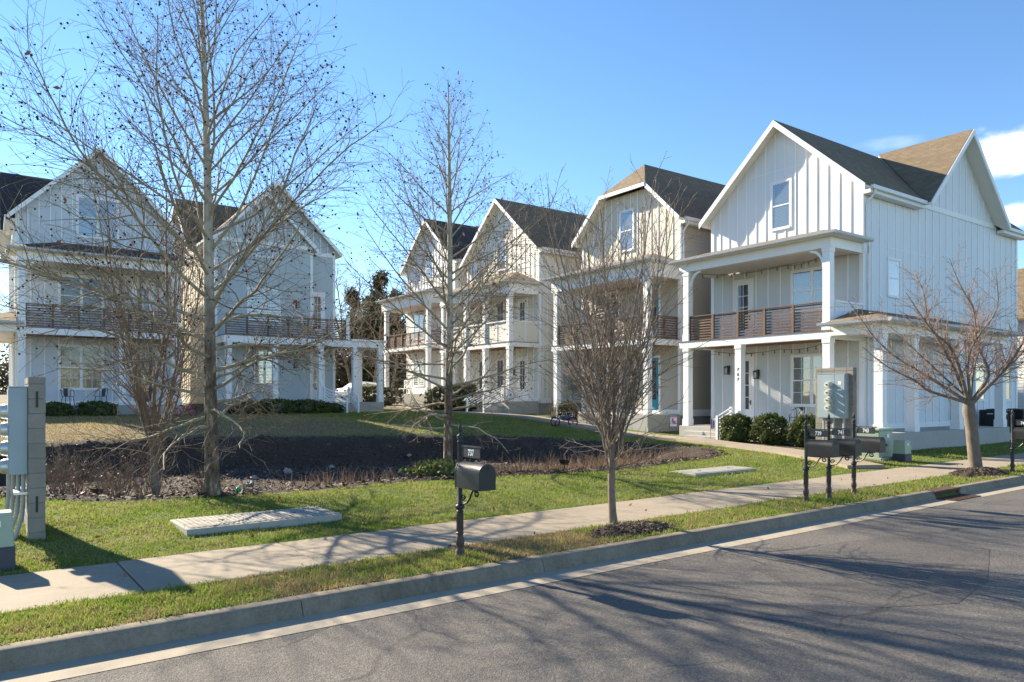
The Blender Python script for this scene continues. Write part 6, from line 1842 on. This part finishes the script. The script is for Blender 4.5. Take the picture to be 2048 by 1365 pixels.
# car beyond the gap
def car(x, y, rot, label):
    r = empty('parked_car', (x, y, h1(x, y)), rot, label, 'car')
    prof = [(-2.2, .35), (-2.25, .75), (-2.05, .98), (-1.55, 1.05), (-1.0, 1.45), (-.2, 1.56), (.75, 1.50), (1.45, 1.02), (2.05, .92), (2.28, .70), (2.25, .35)]
    b = MB()
    secs = []
    for sy, inset in ((-.88, 0), (.88, 0)):
        secs.append([(x_, sy * (1 - (.20 if z_ > 1.1 else (.03 if z_ > .8 else 0))), z_) for x_, z_ in prof])
    n = len(prof); b.add(secs[0] + secs[1], [tuple(range(n)), tuple(range(2 * n - 1, n - 1, -1))] + [(i, (i + 1) % n, n + (i + 1) % n, n + i) for i in range(n)])
    b.build('body', M['car_white'], r, bevel=.06)
    for sx in (-1.38, 1.42):
        for sy in (-.80, .80):
            w = MB(); t = MB()
            for mb, rr_, hw in ((w, .34, .11), (t, .21, .115)):
                vs = [(sx + rr_ * math.cos(2 * math.pi * j / 20), sy + s * hw, .34 + rr_ * math.sin(2 * math.pi * j / 20)) for s in (-1, 1) for j in range(20)]
                mb.add(vs, [tuple(range(19, -1, -1)), tuple(range(20, 40))] + [(j, (j + 1) % 20, 20 + (j + 1) % 20, 20 + j) for j in range(20)])
            wo = w.build('wheel', M['rubber'], r); t.build('rim', M['bright_metal'], wo)
    for sy in (-1, 1):
        g = MB(); F = lambda p, q, k, sy=sy: (p, sy * (.874 - .36 * max(0, q - .98) + k), q)
        g.prism(F, [(-1.35, 1.08), (-.30, 1.08), (-.30, 1.44), (-.92, 1.38)], .0, .012); g.prism(F, [(-.22, 1.08), (1.22, 1.06), (.72, 1.42), (-.22, 1.46)], .0, .012)
        g.build('side_window', M['pane_dark'], r)
    for sy in (-1, 1):
        h = MB(); h.box(2.16, 2.275, sy * .62 - .16, sy * .62 + .16, .70, .80); h.build('headlight', M['conduit'], r)
        h = MB(); h.box(-2.245, -2.16, sy * .62 - .16, sy * .62 + .16, .78, .92); h.build('tail_light', M['red_plastic'], r)
    g = MB(); g.add([(1.42, -.70, 1.06), (1.42, .70, 1.06), (.79, .62, 1.49), (.79, -.62, 1.49)], [(0, 1, 2, 3)]); g.build('windscreen', M['pane_dark'], r)
car(-12.6, 62.5, ANG_U + R(8), 'white parked car glimpsed between the houses at the back of the courtyard')

# ------------------------------------------------------------------ grass
def in_path(a, b, w=.62):
    best = np.full(a.shape, 1e9)
    for (x0, y0), (x1, y1) in zip(PATH[:-1], PATH[1:]):
        dx, dy = x1 - x0, y1 - y0; t = np.clip(((a - x0) * dx + (b - y0) * dy) / (dx * dx + dy * dy), 0, 1)
        best = np.minimum(best, np.hypot(a - x0 - t * dx, b - y0 - t * dy))
    return best < w
def lawn_points(n, seed, dmin, dmax, th0=-43, th1=40):
    rng = np.random.RandomState(seed)
    d = dmin * (dmax / dmin) ** (rng.uniform(0, 1, n)); th = np.radians(rng.uniform(th0, th1, n))
    x = d * np.sin(th); y = d * np.cos(th)
    a = x * U[0] + y * U[1]; b = x * V[0] + y * V[1]; sa = x * US[0] + y * US[1]; sb = x * VS[0] + y * VS[1]
    verge = (sb > 7.15) & (sb < 8.23); lawn = sb > 9.92
    bd = basin_dist(a, b) + .10 * np.sin(a * 3.1) * np.cos(b * 2.3) + .06 * np.sin(a * 7 + b * 5)
    ok = (verge | lawn) & (bd < .07) & ~(in_path(a, b) & lawn)
    ok &= ~((a > 24.3) & (b > 13.4)) & ~((b > 41.0) & (a < 21)) & (b < 52)
    ok &= ~((a > 23.35) & (b > 14.2) & (b < 20.3))                          # hedge bed
    ok &= ~((sa > 2.6) & (sa < 4.99) & (sb > 11.08) & (sb < 12.19)) & ~((sa > 14.38) & (sa < 16.92) & (sb > 11.58) & (sb < 12.47))
    e1 = np.hypot((sa - 8.05) / .80, (sb - 7.66) / .40); e2 = np.hypot((sa - 21.2) / 1.2, (sb - 7.9) / .5)
    ok &= (e1 > 1) & (e2 > 1)
    # piers and boxes
    for (cx, cy, rad) in ((-5.99, 8.55, .22), (11.95, 22.55, .25), (11.38, 23.15, .5)): ok &= np.hypot(x - cx, y - cy) > rad
    lx = (x - pxl) * U[0] + (y - pyl) * U[1]; ly = (x - pxl) * V[0] + (y - pyl) * V[1]; ok &= ~((lx > 0) & (lx < .2) & (ly > 0) & (ly < 1.25))
    ok &= ~((sb > 6.9) & (sb < 7.55) & (np.abs(sa - DRAIN_A) < .62) & (sb < 7.27))
    return [q[ok] for q in (x, y, a, b, sa, sb, d)]
def vnoise(x, y, s):
    return (np.sin(x * s * 1.0 + 1.7 * np.sin(y * s * .7)) * np.cos(y * s * 1.13 + 1.3 * np.sin(x * s * .9)) + .6 * np.sin(x * s * 2.3 + y * s * 1.9) * np.cos(y * s * 2.7 - x * s * 1.1)) / 1.6
def dryness(x, y, a, b, sa, sb):
    v = (sb < 8.3)
    q = np.zeros_like(x)
    q += v * (1.7 * np.exp(-((sa - 6.25) / .95) ** 4) + .6 * np.exp(-((sa - 2.9) / .8) ** 2) + .5 * np.exp(-((sa + 1.2) / 1.6) ** 2) + .42 * vnoise(x, y, 2.2) + .20 * vnoise(x, y, 6.0) + .26)
    q += 1.0 * sstep((b - 25.6) / 1.0) * sstep((15.5 - a) / 3.5) + .8 * sstep((b - 42) / 4)
    q += .9 * np.exp(-((a - 24) / 1.0) ** 2 - ((b - 27.5) / 2.2) ** 2)
    q += (~v) * (.12 + .20 * vnoise(x, y, 1.1) + .10 * vnoise(x, y, 3.7))
    q += .35 * np.exp(-np.hypot(x + 6.1, y - 9.2) / .8)
    return q
def blades(name, x, y, d, h, wmul, lean, mat, seed, label, cat):
    rng = np.random.RandomState(seed); n = len(x)
    sb = x * VS[0] + y * VS[1]
    z = np.where(sb < 8.3, .008, hz(x, y) - .008)
    w = (.0027 + .00042 * d) * wmul * rng.uniform(.7, 1.3, n); wa = rng.uniform(0, 6.28, n); la = rng.uniform(0, 6.28, n)
    hh = h * rng.uniform(.55, 1.3, n); ll = hh * rng.uniform(.15, 1.0, n) * lean
    e = np.stack([np.cos(wa) * w, np.sin(wa) * w, 0 * w], -1); p = np.stack([x, y, z], -1)
    t = p + np.stack([np.cos(la) * ll, np.sin(la) * ll, hh], -1)
    vs = np.stack([p - e, p + e, t], 1).reshape(-1, 3)
    o = raw_mesh(name, vs, np.arange(3 * n).reshape(-1, 3), mat)
    return tag(o, label, cat, kind='stuff')
x, y, a, b, sa, sb, d = lawn_points(860000, 1, 5.2, 48)
rng = np.random.RandomState(2)
dr_ = dryness(x, y, a, b, sa, sb); isdry = rng.uniform(0, 1, len(x)) < np.clip(dr_, 0.04, .96)
clump = 1 + .35 * vnoise(x, y, 3.1) + .32 * vnoise(x, y, 8.0) + .2 * vnoise(x, y, 17.0)
hgt = np.where(sb < 8.3, .047, .040) * np.clip(clump, .4, 1.7) * (1 + .012 * d)
g = ~isdry
blades('lawn_grass', x[g], y[g], d[g], hgt[g], 1.0, 1.0, M['grass'], 3, 'green winter lawn grass over the verge and the courtyard', 'grass')
blades('dormant_grass', x[~g], y[~g], d[~g], hgt[~g] * .9, 1.0, 1.3, M['dry_grass'], 4, 'tan dormant grass in dry patches and on the shaded back lawn', 'grass')
# broad leaved weeds in the verge
x, y, a, b, sa, sb, d = lawn_points(160000, 6, 5.2, 26)
wv = vnoise(x, y, 2.9) + .5 * vnoise(x + 7, y, 6.0)
k = (sb < 8.35) & (wv > .05) & (dryness(x, y, a, b, sa, sb) < .55) | ((np.hypot(x + 6.0, y - 9.3) < 1.3) & (sb > 9.95))
x, y, d, wv = x[k], y[k], d[k], wv[k]
sbk = x * VS[0] + y * VS[1]
pts = np.stack([x, y, np.where(sbk < 8.3, .012, hz(x, y)) + rng.uniform(.005, .055, len(x)) * np.clip(.5 + wv, .3, 1.3)], -1)
o = leaf_cloud('clover_weed', None, pts, .013, M['weed'], np.random.RandomState(9))
tag(o, 'low clover and chickweed mats in the verge grass', 'weeds', kind='stuff')
# fallen leaves
rng = np.random.RandomState(12); n = 420
lx = rng.uniform(-9, 14, n); ly = rng.uniform(8, 26, n); sbk = lx * VS[0] + ly * VS[1]
k = (sbk > 7.2); lx, ly, sbk = lx[k], ly[k], sbk[k]
pts = np.stack([lx, ly, np.where((sbk > 8.2) & (sbk < 9.93), .035, hz(lx, ly) + .05)], -1)
o = leaf_cloud('fallen_leaf', None, pts, .04, M['dead_leaf'], rng); tag(o, 'scattered russet fallen leaves on lawn and sidewalk', 'fallen leaves', kind='stuff')
pts = basin_pts(420, 2.2, 16.6, 1.6, 1.3); pts = np.concatenate([pts, basin_pts(160, 9, 20, 4, 3)])
o = leaf_cloud('fallen_leaf', None, pts + [0, 0, .04], .045, M['pale_leaf'], rng); tag(o, 'tan and russet leaf litter lying in the mulch bed', 'fallen leaves', kind='stuff')
# hedge bed of dark bark chips
hb = MB(); nn = 14
for i in range(nn):
    b0, b1 = 14.1 + 6.0 * i / nn, 14.1 + 6.0 * (i + 1) / nn
    q = []
    for aa, bb_ in ((23.42, b0), (24.68, b0), (24.68, b1), (23.42, b1)):
        X, Y = HP(aa - (.5 * max(0, (17 - bb_) / 3) if aa < 24 else 0), bb_); q.append((X, Y, h1(X, Y) + .03))
    hb.add(q, [(0, 1, 2, 3)])
tag(hb.build('hedge_bed', M['mulch']), kind='structure')
